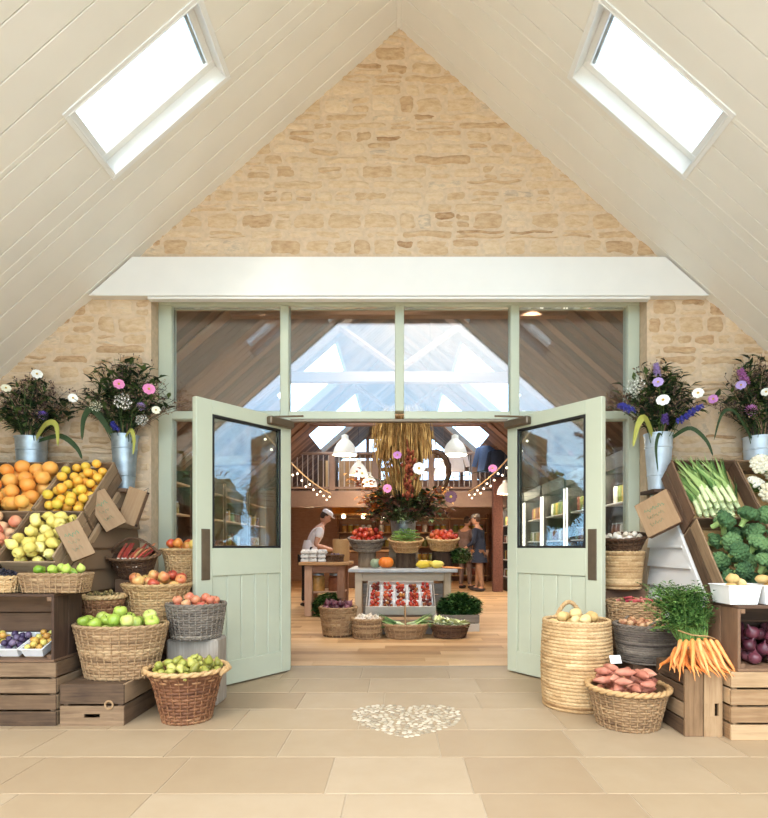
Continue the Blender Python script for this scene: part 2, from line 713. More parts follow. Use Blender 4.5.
mb = MB()
mb.prism([(-0.022, RIDGE - 0.012), (0.0, RIDGE - 0.0006), (0.022, RIDGE - 0.012), (0.014, RIDGE - 0.022), (-0.014, RIDGE - 0.022)], 1, PORCH0, WALL_Y - 0.03)
struct(mb.build('trim_1', M_CEIL))
mb = MB()
mb.prism([(-0.4, RIDGE - 0.05), (0.0, RIDGE + 0.3), (0.4, RIDGE - 0.05), (0.25, RIDGE + 0.36), (-0.25, RIDGE + 0.36)], 1, PORCH0 - 0.02, 17.2)
struct(mb.build('roof_ridge', M_ROOF))


def rake_z(x, extra=0.0):
    return RIDGE + extra - RAKE * abs(x)


# ------------------------------------------------------------------ gable wall of rubble stone
FX = 1.985           # half width of the glazed screen
FZ = 3.055
mb = MB()
for s in (-1, 1):
    poly = [(s * 4.0, -0.05), (s * FX, -0.05), (s * FX, rake_z(FX, 0.1)), (s * 4.0, rake_z(4.0, 0.1))]
    mb.prism(poly if s < 0 else poly[::-1], 1, WALL_Y, WALL_Y + 0.35)
mb.prism([(-FX, FZ), (FX, FZ), (FX, rake_z(FX, 0.1)), (0, RIDGE + 0.1), (-FX, rake_z(FX, 0.1))], 1, WALL_Y, WALL_Y + 0.35)
wf = struct(mb.build('wall_front', M_MORTAR))
st = MB()


def stone(x0, x1, z0, z1, tint):
    nx, nz = max(4, int((x1 - x0) / 0.045)) + 2, max(3, int((z1 - z0) / 0.03)) + 2
    bul = RN.uniform(0.002, 0.016)
    vs, fs = [], []
    ph = RN.random() * 30
    for j in range(nz):
        for i in range(nx):
            u, v = i / (nx - 1), j / (nz - 1)
            ring = min(i, nx - 1 - i, j, nz - 1 - j)
            x = x0 + (x1 - x0) * u
            z = z0 + (z1 - z0) * v
            n1 = noise.noise((x * 9 + ph, z * 14, ph))
            x += n1 * 0.02
            z += noise.noise((x * 7 - ph, z * 9, 4)) * 0.022
            if (i in (0, nx - 1)) and (j in (0, nz - 1)):
                x += (0.014 if i == 0 else -0.014)
                z += (0.010 if j == 0 else -0.010)
            y = WALL_Y + 0.006 if ring == 0 else WALL_Y - bul * (0.7 if ring == 1 else 1.0) - 0.010 * noise.noise((x * 22, z * 34, ph)) - 0.001
            vs.append((x, y, z))
    for j in range(nz - 1):
        for i in range(nx - 1):
            a = j * nx + i
            fs.append([a, a + 1, a + nx + 1, a + nx])
    st.add(vs, fs, tint)


z = 0.0
while z < RIDGE:
    h = RN.choice((0.06, 0.07, 0.08, 0.10, 0.12, 0.14))
    x = -3.4
    while x < 3.4:
        ln = RN.uniform(0.13, 0.5) if h < 0.1 else RN.uniform(0.12, 0.3)
        x1 = min(x + ln, 3.4)
        g = 0.004
        segs = []
        zt = z + h
        if zt < 3.02 and z < 3.0:
            for a, b in ((-3.4, -FX - 0.005), (FX + 0.005, 3.4)):
                p, q = max(x, a), min(x1, b)
                if q - p > 0.05:
                    segs.append((p, q))
        elif z > 3.2:
            segs.append((x, x1))
        lim = (RIDGE + 0.03 - z) / RAKE
        for p, q in segs:
            p, q = max(p, -lim), min(q, lim)
            if q - p < 0.05:
                continue
            tn = min(1, max(0, RN.gauss(0.55, 0.15)))
            if h < 0.065 or RN.random() < 0.75:
                stone(p + g, q - g, z + g, zt - g, tn)
            else:
                mid = z + h * RN.uniform(0.4, 0.6)
                stone(p + g, q - g, z + g, mid - g * 0.7, tn)
                stone(p + g, q - g, mid + g * 0.7, zt - g, min(1, max(0, RN.gauss(0.5, 0.2))))
        x = x1
    z += h
st.build('stonework', M_STONE, wf)

mb = MB()
zb, zt = 3.0, 3.305
Y0, Y1 = WALL_Y - 0.075, WALL_Y - 0.022
hx0, hx1 = (RIDGE - zb) / RAKE - 0.02, (RIDGE - zt) / RAKE - 0.02
mb.prism([(-hx0, zb), (hx0, zb), (hx1, zt), (-hx1, zt)], 1, Y0, Y1 + 0.03)
mb.box((0, WALL_Y - 0.035, zb - 0.012), (2 * FX, 0.06, 0.02), bev=0.002)
struct(mb.build('trim_2', M_CREAM))

# ------------------------------------------------------------------ glazed screen in sage green
SY = 4.65
scr = sthing('window_5')


def px_x(px, y=SY):
    return (px - CX) / FP * y


def px_z(py, y=SY):
    return CZ + (HY - py) / FP * y


posts = [(-FX, px_x(172.5)), (px_x(280.5), px_x(289)), (px_x(395), px_x(404)), (px_x(510), px_x(519)), (px_x(627), FX)]
TZ0, TZ1 = px_z(419.5), px_z(411.5)
HEAD = px_z(306)
for i, (a, b) in enumerate(posts):
    z0 = TZ1 if i == 2 else 0.0
    MB().box(((a + b) / 2, SY + 0.035, (z0 + HEAD) / 2), (b - a, 0.11, HEAD - z0), bev=0.006).build('post', M_SAGE, scr)
MB().box((0, SY + 0.035, (HEAD + FZ) / 2), (2 * FX, 0.11, FZ - HEAD), bev=0.005).build('head_rail', M_SAGE, scr)
for (a, b) in zip(posts, posts[1:]):
    MB().box(((a[1] + b[0]) / 2, SY + 0.035, (TZ0 + TZ1) / 2), (b[0] - a[1], 0.10, TZ1 - TZ0), bev=0.005).build('transom', M_SAGE, scr)
    MB().box(((a[1] + b[0]) / 2, SY + 0.04, (TZ1 + HEAD) / 2), (b[0] - a[1], 0.02, HEAD - TZ1), bev=0.0005).build('pane', M_GLASS, scr)
for (a, b) in ((posts[0], posts[1]), (posts[3], posts[4])):
    MB().box(((a[1] + b[0]) / 2, SY + 0.04, (TZ0 + 0.16) / 2), (b[0] - a[1], 0.02, TZ0 - 0.16), bev=0.0005, ).build('pane', M_GLASS, scr).location.z = 0.08
    MB().box(((a[1] + b[0]) / 2, SY + 0.035, 0.08), (b[0] - a[1], 0.10, 0.16), bev=0.005).build('bottom_rail', M_SAGE, scr)
# door stops above the opening
MB().box((0, SY + 0.0, TZ0 - 0.012), (posts[3][0] - posts[1][1], 0.05, 0.022), bev=0.002).build('door_stop', M_BRONZE, scr)

# ------------------------------------------------------------------ the two open doors
DW, DH, DT = 0.885, 2.055, 0.045


def door(side, idx):
    hinge = Vector((side * 0.905, SY - 0.03, 0.012))
    free = Vector((side * 1.41, 3.92, 0.012))
    d = (free - hinge).normalized()
    # frame: x from hinge to free edge, y away from the room's middle axis, z up
    yv = Vector((0, 0, 1)).cross(d)
    m = Matrix.Identity(4)
    for i in range(3):
        m[i][0], m[i][1], m[i][2] = d[i], yv[i], (0, 0, 1)[i]
    m.translation = hinge
    root = sthing('door_%d' % idx, m)
    face = 1 if (m.to_3x3() @ Vector((0, 1, 0))).dot(Vector((-side, -0.6, 0))) > 0 else -1   # which local y looks at the entrance
    fr = MB()
    SH, SF = 0.105, 0.135
    fr.box((SH / 2, 0, DH / 2), (SH, DT, DH), bev=0.004)
    fr.box((DW - SF / 2, 0, DH / 2), (SF, DT, DH), bev=0.004)
    xm, xw = (SH + DW - SF) / 2, DW - SF - SH
    for z0, z1 in ((1.955, DH), (0.80, 1.0), (0.0, 0.17)):
        fr.box((xm, 0, (z0 + z1) / 2), (xw + 0.002, DT * 0.98, z1 - z0), bev=0.003)
    fr.build('frame', M_SAGE, root)
    pn = MB()
    n = 5
    for k in range(n):
        pn.box((SH + xw * (k + 0.5) / n, 0, 0.485), (xw / n - 0.003, DT * 0.5, 0.65), bev=0.006)
    pn.build('board_panel', M_SAGE, root)
    gb = MB()
    b = 0.018
    for s in (-1, 1):
        for (c, sz) in (((xm, s * 0.017, 1.0 + b / 2), (xw, 0.008, b)), ((xm, s * 0.017, 1.955 - b / 2), (xw, 0.008, b)),
                        ((SH + b / 2, s * 0.017, 1.4775), (b, 0.008, 0.955 - 2 * b)), ((DW - SF - b / 2, s * 0.017, 1.4775), (b, 0.008, 0.955 - 2 * b))):
            gb.box(c, sz, bev=0.002)
    gb.build('glazing_bead', M_BLACK, root)
    MB().box((xm, 0, 1.4775), (xw, 0.016, 0.955), bev=0.0005).build('pane', M_GLASS, root)
    MB().box((DW - 0.075, face * (DT / 2 + 0.004), 0.955), (0.07, 0.008, 0.36), bev=0.003).build('push_plate', M_BRONZE, root)
    cl = MB().box((0.135, face * (DT / 2 + 0.028), 2.0), (0.25, 0.055, 0.062), bev=0.008).build('door_closer', M_BRONZE, root)
    a0 = Vector((0.20, face * (DT / 2 + 0.03), 2.034))
    a1 = Vector((0.05, face * 0.22, 2.045))
    MB().tube([a0, a1], 0.008, 6).build('closer_arm', M_BRONZE, cl)
    MB().box((0.004, -face * DT * 0.3, 1.8), (0.012, 0.03, 0.1), bev=0.003).build('hinge', M_BRONZE, root)
    MB().box((0.004, -face * DT * 0.3, 0.25), (0.012, 0.03, 0.1), bev=0.003).build('hinge', M_BRONZE, root)
    return root


door(-1, 1)
door(1, 2)

# ------------------------------------------------------------------ floors and ground
mb = MB()
y, row = 0.705, 0
while y < 4.75:
    d = 0.405
    x = -4.0 + RN.uniform(-0.4, 0)
    while x < 4.0:
        ln = RN.choice((0.55, 0.62, 0.7, 0.8))
        mb.box((x + ln / 2, y + d / 2, -0.02), (ln - 0.005, d - 0.005, 0.04), bev=0.002, tint=min(1, max(0, RN.gauss(0.52, 0.16))))
        x += ln
    y += d
fl = struct(mb.build('floor', M_FLAG))
mb = MB()
mb.box((0, 2.78, -0.05), (9.5, 4.14, 0.094), bev=0.001)
mb.build('joint', M_FLAGJ, fl)
mb = MB()
y, row = 4.86, 0
while y < 17.0:
    d = 0.16
    x = -3.6 - RN.uniform(0, 1.5)
    while x < 3.6:
        ln = RN.choice((1.2, 1.6, 2.0, 2.4))
        mb.box((x + ln / 2, y + d / 2, -0.02), (ln - 0.002, d - 0.002, 0.04), bev=0.001)
        x += ln
    y += d
struct(mb.build('floor_shop', M_OAK))
M_GROUND = plain('lawn', rgb(96, 112, 66), 0.95, var=0.2, scale=2)
mb = MB()
mb.box((0, -4, -0.22), (80, 80, 0.2), bev=0.01)
struct(mb.build('ground', M_GROUND))
M_BOUNCE = plain('bounce_gravel', rgb(226, 214, 194), 0.9, var=0.08, scale=60, bmp=0.5)  # unseen pale ground, added to bounce more light up to the porch ceiling
mb = MB()
mb.box((0, -4.1, -0.06), (14, 9.6, 0.1), bev=0.005)
struct(mb.build('ground_bounce', M_BOUNCE))

# low walls and posts of the open porch sides
for s, nm in ((-1, 'left'), (1, 'right')):
    mb = MB()
    mb.box((s * 3.72, 2.7, 0.4), (0.3, 3.55, 0.9), bev=0.02)
    struct(mb.build('wall_' + nm, M_MORTAR))
    pb = MB()
    for yy in (1.02, 2.75):
        pb.box((s * 3.62, yy, 0.98 + 0.5), (0.12, 0.12, 1.1 if True else 1), bev=0.006)
    struct(pb.build('pillar_' + nm, M_CREAM))

# ------------------------------------------------------------------ shop shell behind the screen
holes = [(6.0, 8.2, 0.45, 1.35), (9.0, 10.8, 1.3, 2.6), (12.2, 14.6, 1.2, 2.6)]  # first opening is added, hidden above the lintel, to light the table
for side, nm in ((-1, 'left'), (1, 'right')):
    o, sl = slope(side, WALL_Y + 0.36, 17.0, 3.5 / CA, holes, 0.14, M_SHOPWOOD, 'ceiling_shop_' + nm)
    struct(sl.build('roof_shop_' + nm, M_ROOF))
    mb = MB()
    mb.box((side * 3.45, 10.9, 1.15), (0.12, 12.2, 2.4), bev=0.003)
    struct(mb.build('wall_shop_' + nm, M_SHOPWOOD))
mb = MB()
# end wall with two long window slots under the gable
mb.prism([(-3.5, 0), (3.5, 0), (3.5, 2.2), (-3.5, 2.2)], 1, 17.0, 17.15)
mb.prism([(-3.5, 2.2), (3.5, 2.2), (2.55, 3.05), (-2.55, 3.05)], 1, 17.0, 17.15)
for z0, z1 in ((3.32, 3.42), (3.72, 3.9)):
    hw = (RIDGE - z0) / RAKE + 0.05
    mb.prism([(-hw, z0), (hw, z0), (hw, z1), (-hw, z1)], 1, 17.0, 17.15)
mb.prism([(-1.2, 4.3), (1.2, 4.3), (0, RIDGE + 0.1)], 1, 17.0, 17.15)
for x in (-1.9, -0.95, 0.0, 0.95, 1.9):
    mb.box((x, 17.07, 3.7), (0.1, 0.1, 1.35))
struct(mb.build('wall_back', M_PINKWOOD))
# trusses
for k, y in enumerate((6.0, 8.4, 11.4)):
    mb = MB()
    mb.box((0, y, 3.55), (2 * (RIDGE - 3.55) / RAKE - 0.1, 0.1, 0.16), bev=0.01)
    mb.box((0, y, 4.3), (0.12, 0.1, 1.4), bev=0.01)
    for s in (-1, 1):
        mb.tube([(s * 0.05, y, 3.7), (s * 0.9, y, 4.32)], 0.05, 4)
        mb.tube([(0.03 * s, y, 5.06), (s * 3.3, y, 2.25)], 0.06, 4)
    struct(mb.build('beam_%d' % (k + 1), M_PINKWOOD))

# ------------------------------------------------------------------ sky, light, camera
w = bpy.data.worlds.new('sky')
SC.world = w
w.use_nodes = True
nt = w.node_tree
bg = nt.nodes['Background']
tc = nd(nt, 'ShaderNodeTexCoord')
nz = nd(nt, 'ShaderNodeTexNoise', Scale=2.6, Detail=5.0, Roughness=0.55)
nt.links.new(tc.outputs['Generated'], nz.inputs['Vector'])
sep = nd(nt, 'ShaderNodeSeparateXYZ')
nt.links.new(tc.outputs['Generated'], sep.inputs[0])
cl = ramp(nt, nz.outputs['Fac'], [(0.42, rgb(186, 212, 236)), (0.60, rgb(255, 250, 243))])
hz = ramp(nt, sep.outputs['Z'], [(0.0, (1, 1, 1, 1)), (0.2, (0.8, 0.8, 0.8, 1)), (0.42, (0, 0, 0, 1))])
nt.links.new(mixc(nt, cl, rgb(150, 194, 232), hz), bg.inputs['Color'])
bg.inputs['Strength'].default_value = 4.6

sun = bpy.data.lights.new('sun', 'SUN')
sun.energy = 0.8
sun.angle = radians(12)
sun.color = (1.0, 0.96, 0.9)
so = bpy.data.objects.new('sun', sun)
COL.objects.link(so)
so.rotation_euler = (radians(50), 0, radians(-28))   # from high behind the camera: falls on the paving before the porch

cam = bpy.data.cameras.new('camera')
co = bpy.data.objects.new('camera', cam)
COL.objects.link(co)
co.location = (0, 0, CZ)
co.rotation_euler = (radians(90), 0, 0)
cam.sensor_fit = 'HORIZONTAL'
cam.sensor_width = 36.0
cam.lens = FP / 768 * 36
cam.shift_x = (384 - CX) / 768
cam.shift_y = (HY - 409) / 768
cam.clip_start = 0.05
SC.camera = co
vs_ = SC.view_settings
vs_.view_transform = 'Standard'
vs_.look = 'None'
vs_.gamma = 1
vs_.use_curve_mapping = False
vs_.exposure = 0.6
# ------------------------------------------------------------------ wicker, crates and produce kinds
M_WICK = tinted('willow_wicker', [(0, rgb(86, 62, 42)), (0.5, rgb(150, 118, 84)), (1, rgb(196, 164, 122))], 0.7, 60, 0.25, 0.3)
M_WICKL = tinted('pale_willow', [(0, rgb(146, 110, 70)), (0.5, rgb(190, 152, 104)), (1, rgb(224, 192, 144))], 0.7, 60, 0.25, 0.3)
M_WICKD = tinted('dark_willow', [(0, rgb(44, 30, 22)), (0.5, rgb(88, 62, 44)), (1, rgb(130, 98, 70))], 0.65, 60, 0.25, 0.3)
M_WICKG = tinted('grey_willow', [(0, rgb(66, 58, 52)), (0.5, rgb(118, 106, 94)), (1, rgb(170, 156, 138))], 0.75, 60, 0.25, 0.3)
M_WICKR = tinted('reddish_willow', [(0, rgb(66, 38, 26)), (0.5, rgb(124, 80, 52)), (1, rgb(176, 132, 92))], 0.65, 60, 0.3, 0.3)
M_SEAG = tinted('seagrass', [(0, rgb(140, 104, 66)), (0.5, rgb(190, 154, 108)), (1, rgb(226, 196, 150))], 0.8, 80, 0.35, 0.4)
M_STRAW = tinted('packing_straw', [(0, rgb(120, 92, 56)), (1, rgb(196, 164, 112))], 0.9, 60, 0.4, 0.8)
M_PAPER = plain('white_card', rgb(236, 234, 230), 0.7, var=0.02)


def basket(label, M, h, rb, rt, ry=1.0, mat=None, ns=30, row=0.015, a=0.0065, b=0.004, rim=0.011, fill=0.4, belly=0.0, sq=2.0,
           twist=0.0, name='wicker_basket', group=None, cat='basket', rimmat=None, flare=0.0, bands=None):
    """woven basket; M at the middle of its base. ns uprights, row = height of one woven row"""
    mat = mat or M_WICK
    root = thing(name, label, cat, M, group)
    ns += ns % 2
    rows = max(3, int(h / row))

    def rad(t):
        return rb + (rt - rb) * t + belly * sin(pi * t) + flare * max(0, t - 0.75) ** 2 * 16

    def sup(th):
        return (abs(cos(th)) ** sq + abs(sin(th)) ** sq) ** (-1 / sq)
    n = ns * 4
    mb = MB()
    vs, fs, tn = [], [], []
    tints = []
    for _ in range(rows):
        rt_ = RN.gauss(0.52, 0.13)
        tints.append([min(1, max(0, rt_ + RN.gauss(0, 0.09))) for _ in range(ns // 2 + 1)])
    lv = [(r, v) for r in range(rows) for v in (0.0, 0.3, 0.7)] + [(rows - 1, 1.0)]
    for (r, v) in lv:
        t = (r + v) / rows
        for i in range(n):
            th = 2 * pi * i / n
            k = sup(th)
            s = sin(pi * v) if v not in (0.0, 1.0) else 0.0
            if twist:
                off = (a * (0.5 + 0.5 * cos(ns * th + twist * r + v * 2.2)) + b) * s
            else:
                off = (a * cos(ns * th / 2 + pi * r) + b) * s - (0 if s else 0.004)
            R = rad(t) + off
            vs.append((R * k * cos(th), R * ry * k * sin(th), t * h))
            j = int((i / 4 + (r % 2)) / 2) % (ns // 2)
            tn.append(tints[r][j] * (1.0 if not bands else bands(t)))
    L = len(lv)
    for q in range(L - 1):
        for i in range(n):
            i2 = (i + 1) % n
            fs.append([q * n + i, q * n + i2, (q + 1) * n + i2, (q + 1) * n + i])
    mb.v, mb.t = vs, tn
    mb.f = fs
    # inner wall and the base
    o = len(vs)
    m = 36
    inn = [1.0, 0.55, 0.04]
    for t in inn:
        for i in range(m):
            th = 2 * pi * i / m
            R = rad(t) - 0.012
            mb.v.append((R * sup(th) * cos(th), R * ry * sup(th) * sin(th), t * h))
            mb.t.append(0.3)
    for q in range(2):
        for i in range(m):
            i2 = (i + 1) % m
            mb.f.append([o + q * m + i, o + (q + 1) * m + i, o + (q + 1) * m + i2, o + q * m + i2])
    mb.f.append([o + 2 * m + i for i in range(m)])
    mb.f.append([i for i in range(n)][::-1])
    mb.uv = [None] * len(mb.f)
    mb.sm = [True] * len(mb.f)
    if not twist:
        # uprights, seen wherever the weaver runs behind them
        for i in range(ns):
            th = 2 * pi * i / ns
            kk = sup(th)
            mb.tube([((rad(t) + 0.0015) * kk * cos(th), (rad(t) + 0.0015) * ry * kk * sin(th), t * h) for t in (0.0, 0.25, 0.5, 0.75, 0.88, 1.0)], 0.0048, 5, False, 0.62)
    mb.build('body', mat, root, ang=75)
    R = rad(1.0)
    rm = MB()
    # plaited rim: two twisted strands
    for ph in (0, pi):
        pts, k = [], 96
        for i in range(k + 1):
            th = 2 * pi * i / k
            tw = ns * 0.5 * th + ph
            q = R - 0.004 + rim * 0.55 * cos(tw)
            pts.append((q * sup(th) * cos(th), q * ry * sup(th) * sin(th), h + rim * 0.35 + rim * 0.45 * sin(tw)))
        rm.tube(pts, rim * 0.72, 6, cap=False, tint=0.45 + 0.3 * RN.random())
    rm.build('rim', rimmat or mat, root, ang=80)
    fz = h * (1 - fill)
    fm = MB()
    vs, fs = [(0, 0, fz + 0.004)], []
    k = 40
    for j in (0.5, 1.0):
        for i in range(k):
            th = 2 * pi * i / k
            q = (rad(1 - fill) - 0.014) * j
            vs.append((q * sup(th) * cos(th), q * ry * sup(th) * sin(th), fz + RN.uniform(-0.003, 0.003)))
    for i in range(k):
        i2 = (i + 1) % k
        fs.append([0, 1 + i, 1 + i2])
        fs.append([1 + i, 1 + k + i, 1 + k + i2, 1 + i2])
    fm.add(vs, fs, 0.5)
    fm.build('straw_lining', M_STRAW, root)
    ins = dict(M=M, fz=fz + 0.006, h=h, R=rad(1.0) - 0.014, Ry=rad(1.0) * ry - 0.014, Rlo=rad(1 - fill) - 0.015, root=root, rt=R, ry=ry)
    return ins


def loop_handle(bk, a0, a1, height, r=0.008, mat=None, lean=0.0, name='handle'):
    """arched handle between two points of the rim given by their angles"""
    R, ry, h = bk['rt'], bk['ry'], bk['h']
    p0 = Vector((R * cos(a0), R * ry * sin(a0), h * 0.94))
    p1 = Vector((R * cos(a1), R * ry * sin(a1), h * 0.94))
    pts = []
    for i in range(17):
        t = i / 16
        p = p0.lerp(p1, t)
        out = Vector((p.x, p.y, 0))
        pts.append(p + Vector((0, 0, height * sin(pi * t) ** 0.8)) + out * lean * sin(pi * t))
    mb = MB()
    for ph in (0, 2.1, 4.2):
        q = []
        for i in range(65):
            t = i / 64 * 16
            k = min(15, int(t))
            p = pts[k].lerp(pts[k + 1], t - k)
            d = (pts[k + 1] - pts[k]).normalized()
            s = d.cross(Vector((0.3, 1, 0.1))).normalized()
            u = s.cross(d)
            w = i * 0.55 + ph
            q.append(p + (s * cos(w) + u * sin(w)) * r * 0.5)
        mb.tube(q, r * 0.62, 5, tint=0.4 + 0.3 * RN.random())
    mb.build(name, mat or M_WICK, bk['root'], ang=80)


def fill(bk, kind, n, rr, dome, label, cat, group, **kw):
    if kw.get('sq', 2.0) == 2.0:
        kw['wall'] = (bk['Rlo'], bk['R'])
    return heap(kind, bk['M'], n, rr, bk['R'], bk['Ry'], bk['fz'], bk['h'], dome, label, cat, group, **kw)


def crate(label, M, w, d, h, slats=3, mat=None, wall=0.011, gap=0.012, group=None, posts=True, hole=None, endslats=None, name='wooden_crate', base=True, frontlow=0.0):
    """slatted crate open at its local top; origin at the middle of its underside"""
    mat = mat or M_CRATE
    root = thing(name, label, 'crate', M, group)

    def panel(nm, along, cx, cy, ln, ns, hh=None, hol=False):
        mb = MB()
        H = hh or h
        sh = (H - gap * (ns - 1)) / ns
        for k in range(ns):
            zc = k * (sh + gap) + sh / 2
            if hol and k == ns - 1:
                hw, ht = 0.045, 0.022
                for (ox, oz, sx, sz) in ((0, sh / 4 + ht / 4, ln, sh / 2 - ht / 2), (0, -sh / 4 - ht / 4, ln, sh / 2 - ht / 2),
                                         (-(ln / 4 + hw / 2), 0, ln / 2 - hw, ht), ((ln / 4 + hw / 2), 0, ln / 2 - hw, ht)):
                    mb.box((cx + ox, cy, zc + oz) if along == 'x' else (cx, cy + ox, zc + oz), (sx, wall, sz) if along == 'x' else (wall, sx, sz), bev=0.001, tint=0.5)
            else:
                mb.box((cx, cy, zc), (ln, wall, sh) if along == 'x' else (wall, ln, sh), bev=0.0025)
        return mb.build(nm, mat, root)
    es = endslats or slats
    panel('front_panel', 'x', 0, -d / 2 + wall / 2, w, es if not frontlow else 1, frontlow or None, hole == 'front')
    panel('back_panel', 'x', 0, d / 2 - wall / 2, w, es, None, hole == 'front')
    panel('side_panel', 'y', -w / 2 + wall / 2, 0, d - 2 * wall, slats, None, hole == 'side')
    panel('side_panel', 'y', w / 2 - wall / 2, 0, d - 2 * wall, slats, None, hole == 'side')
    if base:
        mb = MB()
        n = max(2, int(d / 0.1))
        dd = (d - 2 * wall) / n
        for k in range(n):
            mb.box((0, -d / 2 + wall + dd * (k + 0.5), wall / 2), (w - 2 * wall - 0.001, dd - 0.006, wall), bev=0.002)
        mb.build('base', mat, root)
    if posts:
        for sx in (-1, 1):
            for sy in (-1, 1):
                p = 0.026
                MB().box((sx * (w / 2 - wall - p / 2), sy * (d / 2 - wall - p / 2), h / 2 + wall / 2), (p, p, h - wall - 0.004), bev=0.003).build('corner_post', mat, root)
    return root


# --- produce
M_STEM = plain('stalk_brown', rgb(92, 74, 44), 0.8)
M_LEAFV = tinted('leaf_green', [(0, rgb(44, 78, 34)), (0.5, rgb(84, 122, 54)), (1, rgb(140, 164, 88))], 0.55, 14, 0.25, 0.1)

F_GRAPE = fruit('grapefruit_peel', [(0.2, rgb(240, 150, 60)), (0.5, rgb(246, 172, 78)), (0.85, rgb(248, 196, 104))], 0.45, 6, 0.6, 0.25, 130)
F_CLEM = fruit('clementine_peel', [(0.15, rgb(214, 190, 62)), (0.4, rgb(246, 194, 70)), (0.85, rgb(250, 178, 66))], 0.42, 5, 0.7, 0.2, 160)
F_LEMON = fruit('quince_skin', [(0.2, rgb(212, 190, 90)), (0.5, rgb(236, 214, 112)), (0.85, rgb(246, 232, 148))], 0.5, 7, 0.5, 0.25, 60)
F_PEACH = fruit('peach_skin', [(0.25, rgb(216, 112, 84)), (0.5, rgb(236, 164, 122)), (0.8, rgb(244, 204, 152))], 0.7, 6, 0.5)
F_LIME = fruit('lime_skin', [(0.2, rgb(122, 158, 44)), (0.5, rgb(162, 190, 66)), (0.85, rgb(206, 214, 104))], 0.4, 6, 0.6, 0.2, 120)
F_GAPPLE = fruit('green_apple_skin', [(0.2, rgb(150, 176, 62)), (0.5, rgb(186, 200, 88)), (0.85, rgb(220, 220, 132))], 0.33, 5, 0.5)
F_RAPPLE = fruit('red_apple_skin', [(0.3, rgb(176, 50, 42)), (0.5, rgb(208, 98, 66)), (0.66, rgb(234, 194, 116))], 0.33, 4, 0.4)
F_YAPPLE = fruit('blushed_apple_skin', [(0.28, rgb(206, 72, 44)), (0.45, rgb(236, 150, 70)), (0.66, rgb(244, 210, 110))], 0.33, 4, 0.5)
F_PAPPLE = fruit('pink_apple_skin', [(0.25, rgb(196, 84, 66)), (0.5, rgb(214, 122, 92)), (0.75, rgb(228, 178, 124))], 0.4, 5, 0.4)
F_PEAR = fruit('pear_skin', [(0.2, rgb(120, 116, 46)), (0.5, rgb(166, 164, 70)), (0.85, rgb(198, 190, 104))], 0.5, 8, 0.5, 0.1, 90)
F_PLUM = fruit('plum_skin', [(0.2, rgb(52, 36, 66)), (0.5, rgb(82, 62, 92)), (0.85, rgb(134, 116, 140))], 0.45, 9, 0.5)
F_GAGE = fruit('greengage_skin', [(0.2, rgb(206, 140, 66)), (0.5, rgb(222, 178, 84)), (0.85, rgb(206, 202, 106))], 0.4, 9, 0.6)
F_BERRY = plain('elderberry', rgb(36, 30, 42), 0.4, var=0.1)
F_NUT = fruit('cobnut', [(0.2, rgb(96, 84, 44)), (0.5, rgb(132, 112, 62)), (0.85, rgb(168, 146, 92))], 0.7, 12, 0.6)
F_POTATO = fruit('potato_skin', [(0.2, rgb(190, 152, 92)), (0.5, rgb(216, 182, 120)), (0.85, rgb(232, 204, 146))], 0.75, 10, 0.4, 0.3, 40)
F_SWEET = fruit('sweet_potato_skin', [(0.2, rgb(158, 90, 72)), (0.5, rgb(192, 122, 98)), (0.85, rgb(214, 156, 128))], 0.7, 14, 0.4, 0.4, 50)
F_CARROT = fruit('carrot_skin', [(0.2, rgb(216, 122, 52)), (0.5, rgb(234, 150, 78)), (0.85, rgb(240, 176, 112))], 0.55, 20, 0.4, 0.2, 60)
F_ONION = fruit('shallot_skin', [(0.2, rgb(150, 96, 66)), (0.5, rgb(190, 136, 96)), (0.85, rgb(214, 174, 132))], 0.5, 10, 0.6)
F_RONION = fruit('red_onion_skin', [(0.2, rgb(62, 26, 36)), (0.5, rgb(94, 42, 54)), (0.85, rgb(140, 86, 94))], 0.4, 10, 0.5)
F_GARLIC = fruit('garlic_skin', [(0.2, rgb(206, 186, 160)), (0.5, rgb(228, 214, 194)), (0.85, rgb(240, 232, 220))], 0.6, 10, 0.4)
F_RHUB = fruit('rhubarb_skin', [(0.2, rgb(150, 44, 42)), (0.5, rgb(186, 76, 60)), (0.8, rgb(196, 150, 96))], 0.4, 12, 0.6)
F_BROC = fruit('broccoli_head', [(0.2, rgb(44, 74, 42)), (0.5, rgb(68, 102, 58)), (0.8, rgb(98, 130, 80))], 0.8, 16, 0.5, 0.9, 130)
F_BROCS = plain('broccoli_stalk', rgb(150, 176, 104), 0.6)
F_CAUL = fruit('cauliflower_curd', [(0.2, rgb(220, 208, 176)), (0.5, rgb(236, 228, 204)), (0.8, rgb(244, 240, 226))], 0.75, 14, 0.4, 0.9, 110)
F_LEEKW = plain('leek_shank', rgb(206, 216, 164), 0.45, var=0.05)
F_LEEKG = tinted('leek_leaf', [(0, rgb(66, 106, 56)), (0.5, rgb(118, 152, 84)), (1, rgb(176, 196, 122))], 0.5, 12, 0.25, 0.1, stretch=(6, 6, 0.6))
F_TOM = fruit('tomato_skin', [(0.2, rgb(160, 40, 28)), (0.5, rgb(192, 64, 38)), (0.85, rgb(212, 112, 62))], 0.25, 6, 0.6)
F_CHILI = fruit('chilli_skin', [(0.2, rgb(150, 40, 60)), (0.5, rgb(196, 84, 84)), (0.85, rgb(222, 150, 128))], 0.35, 10, 0.6)


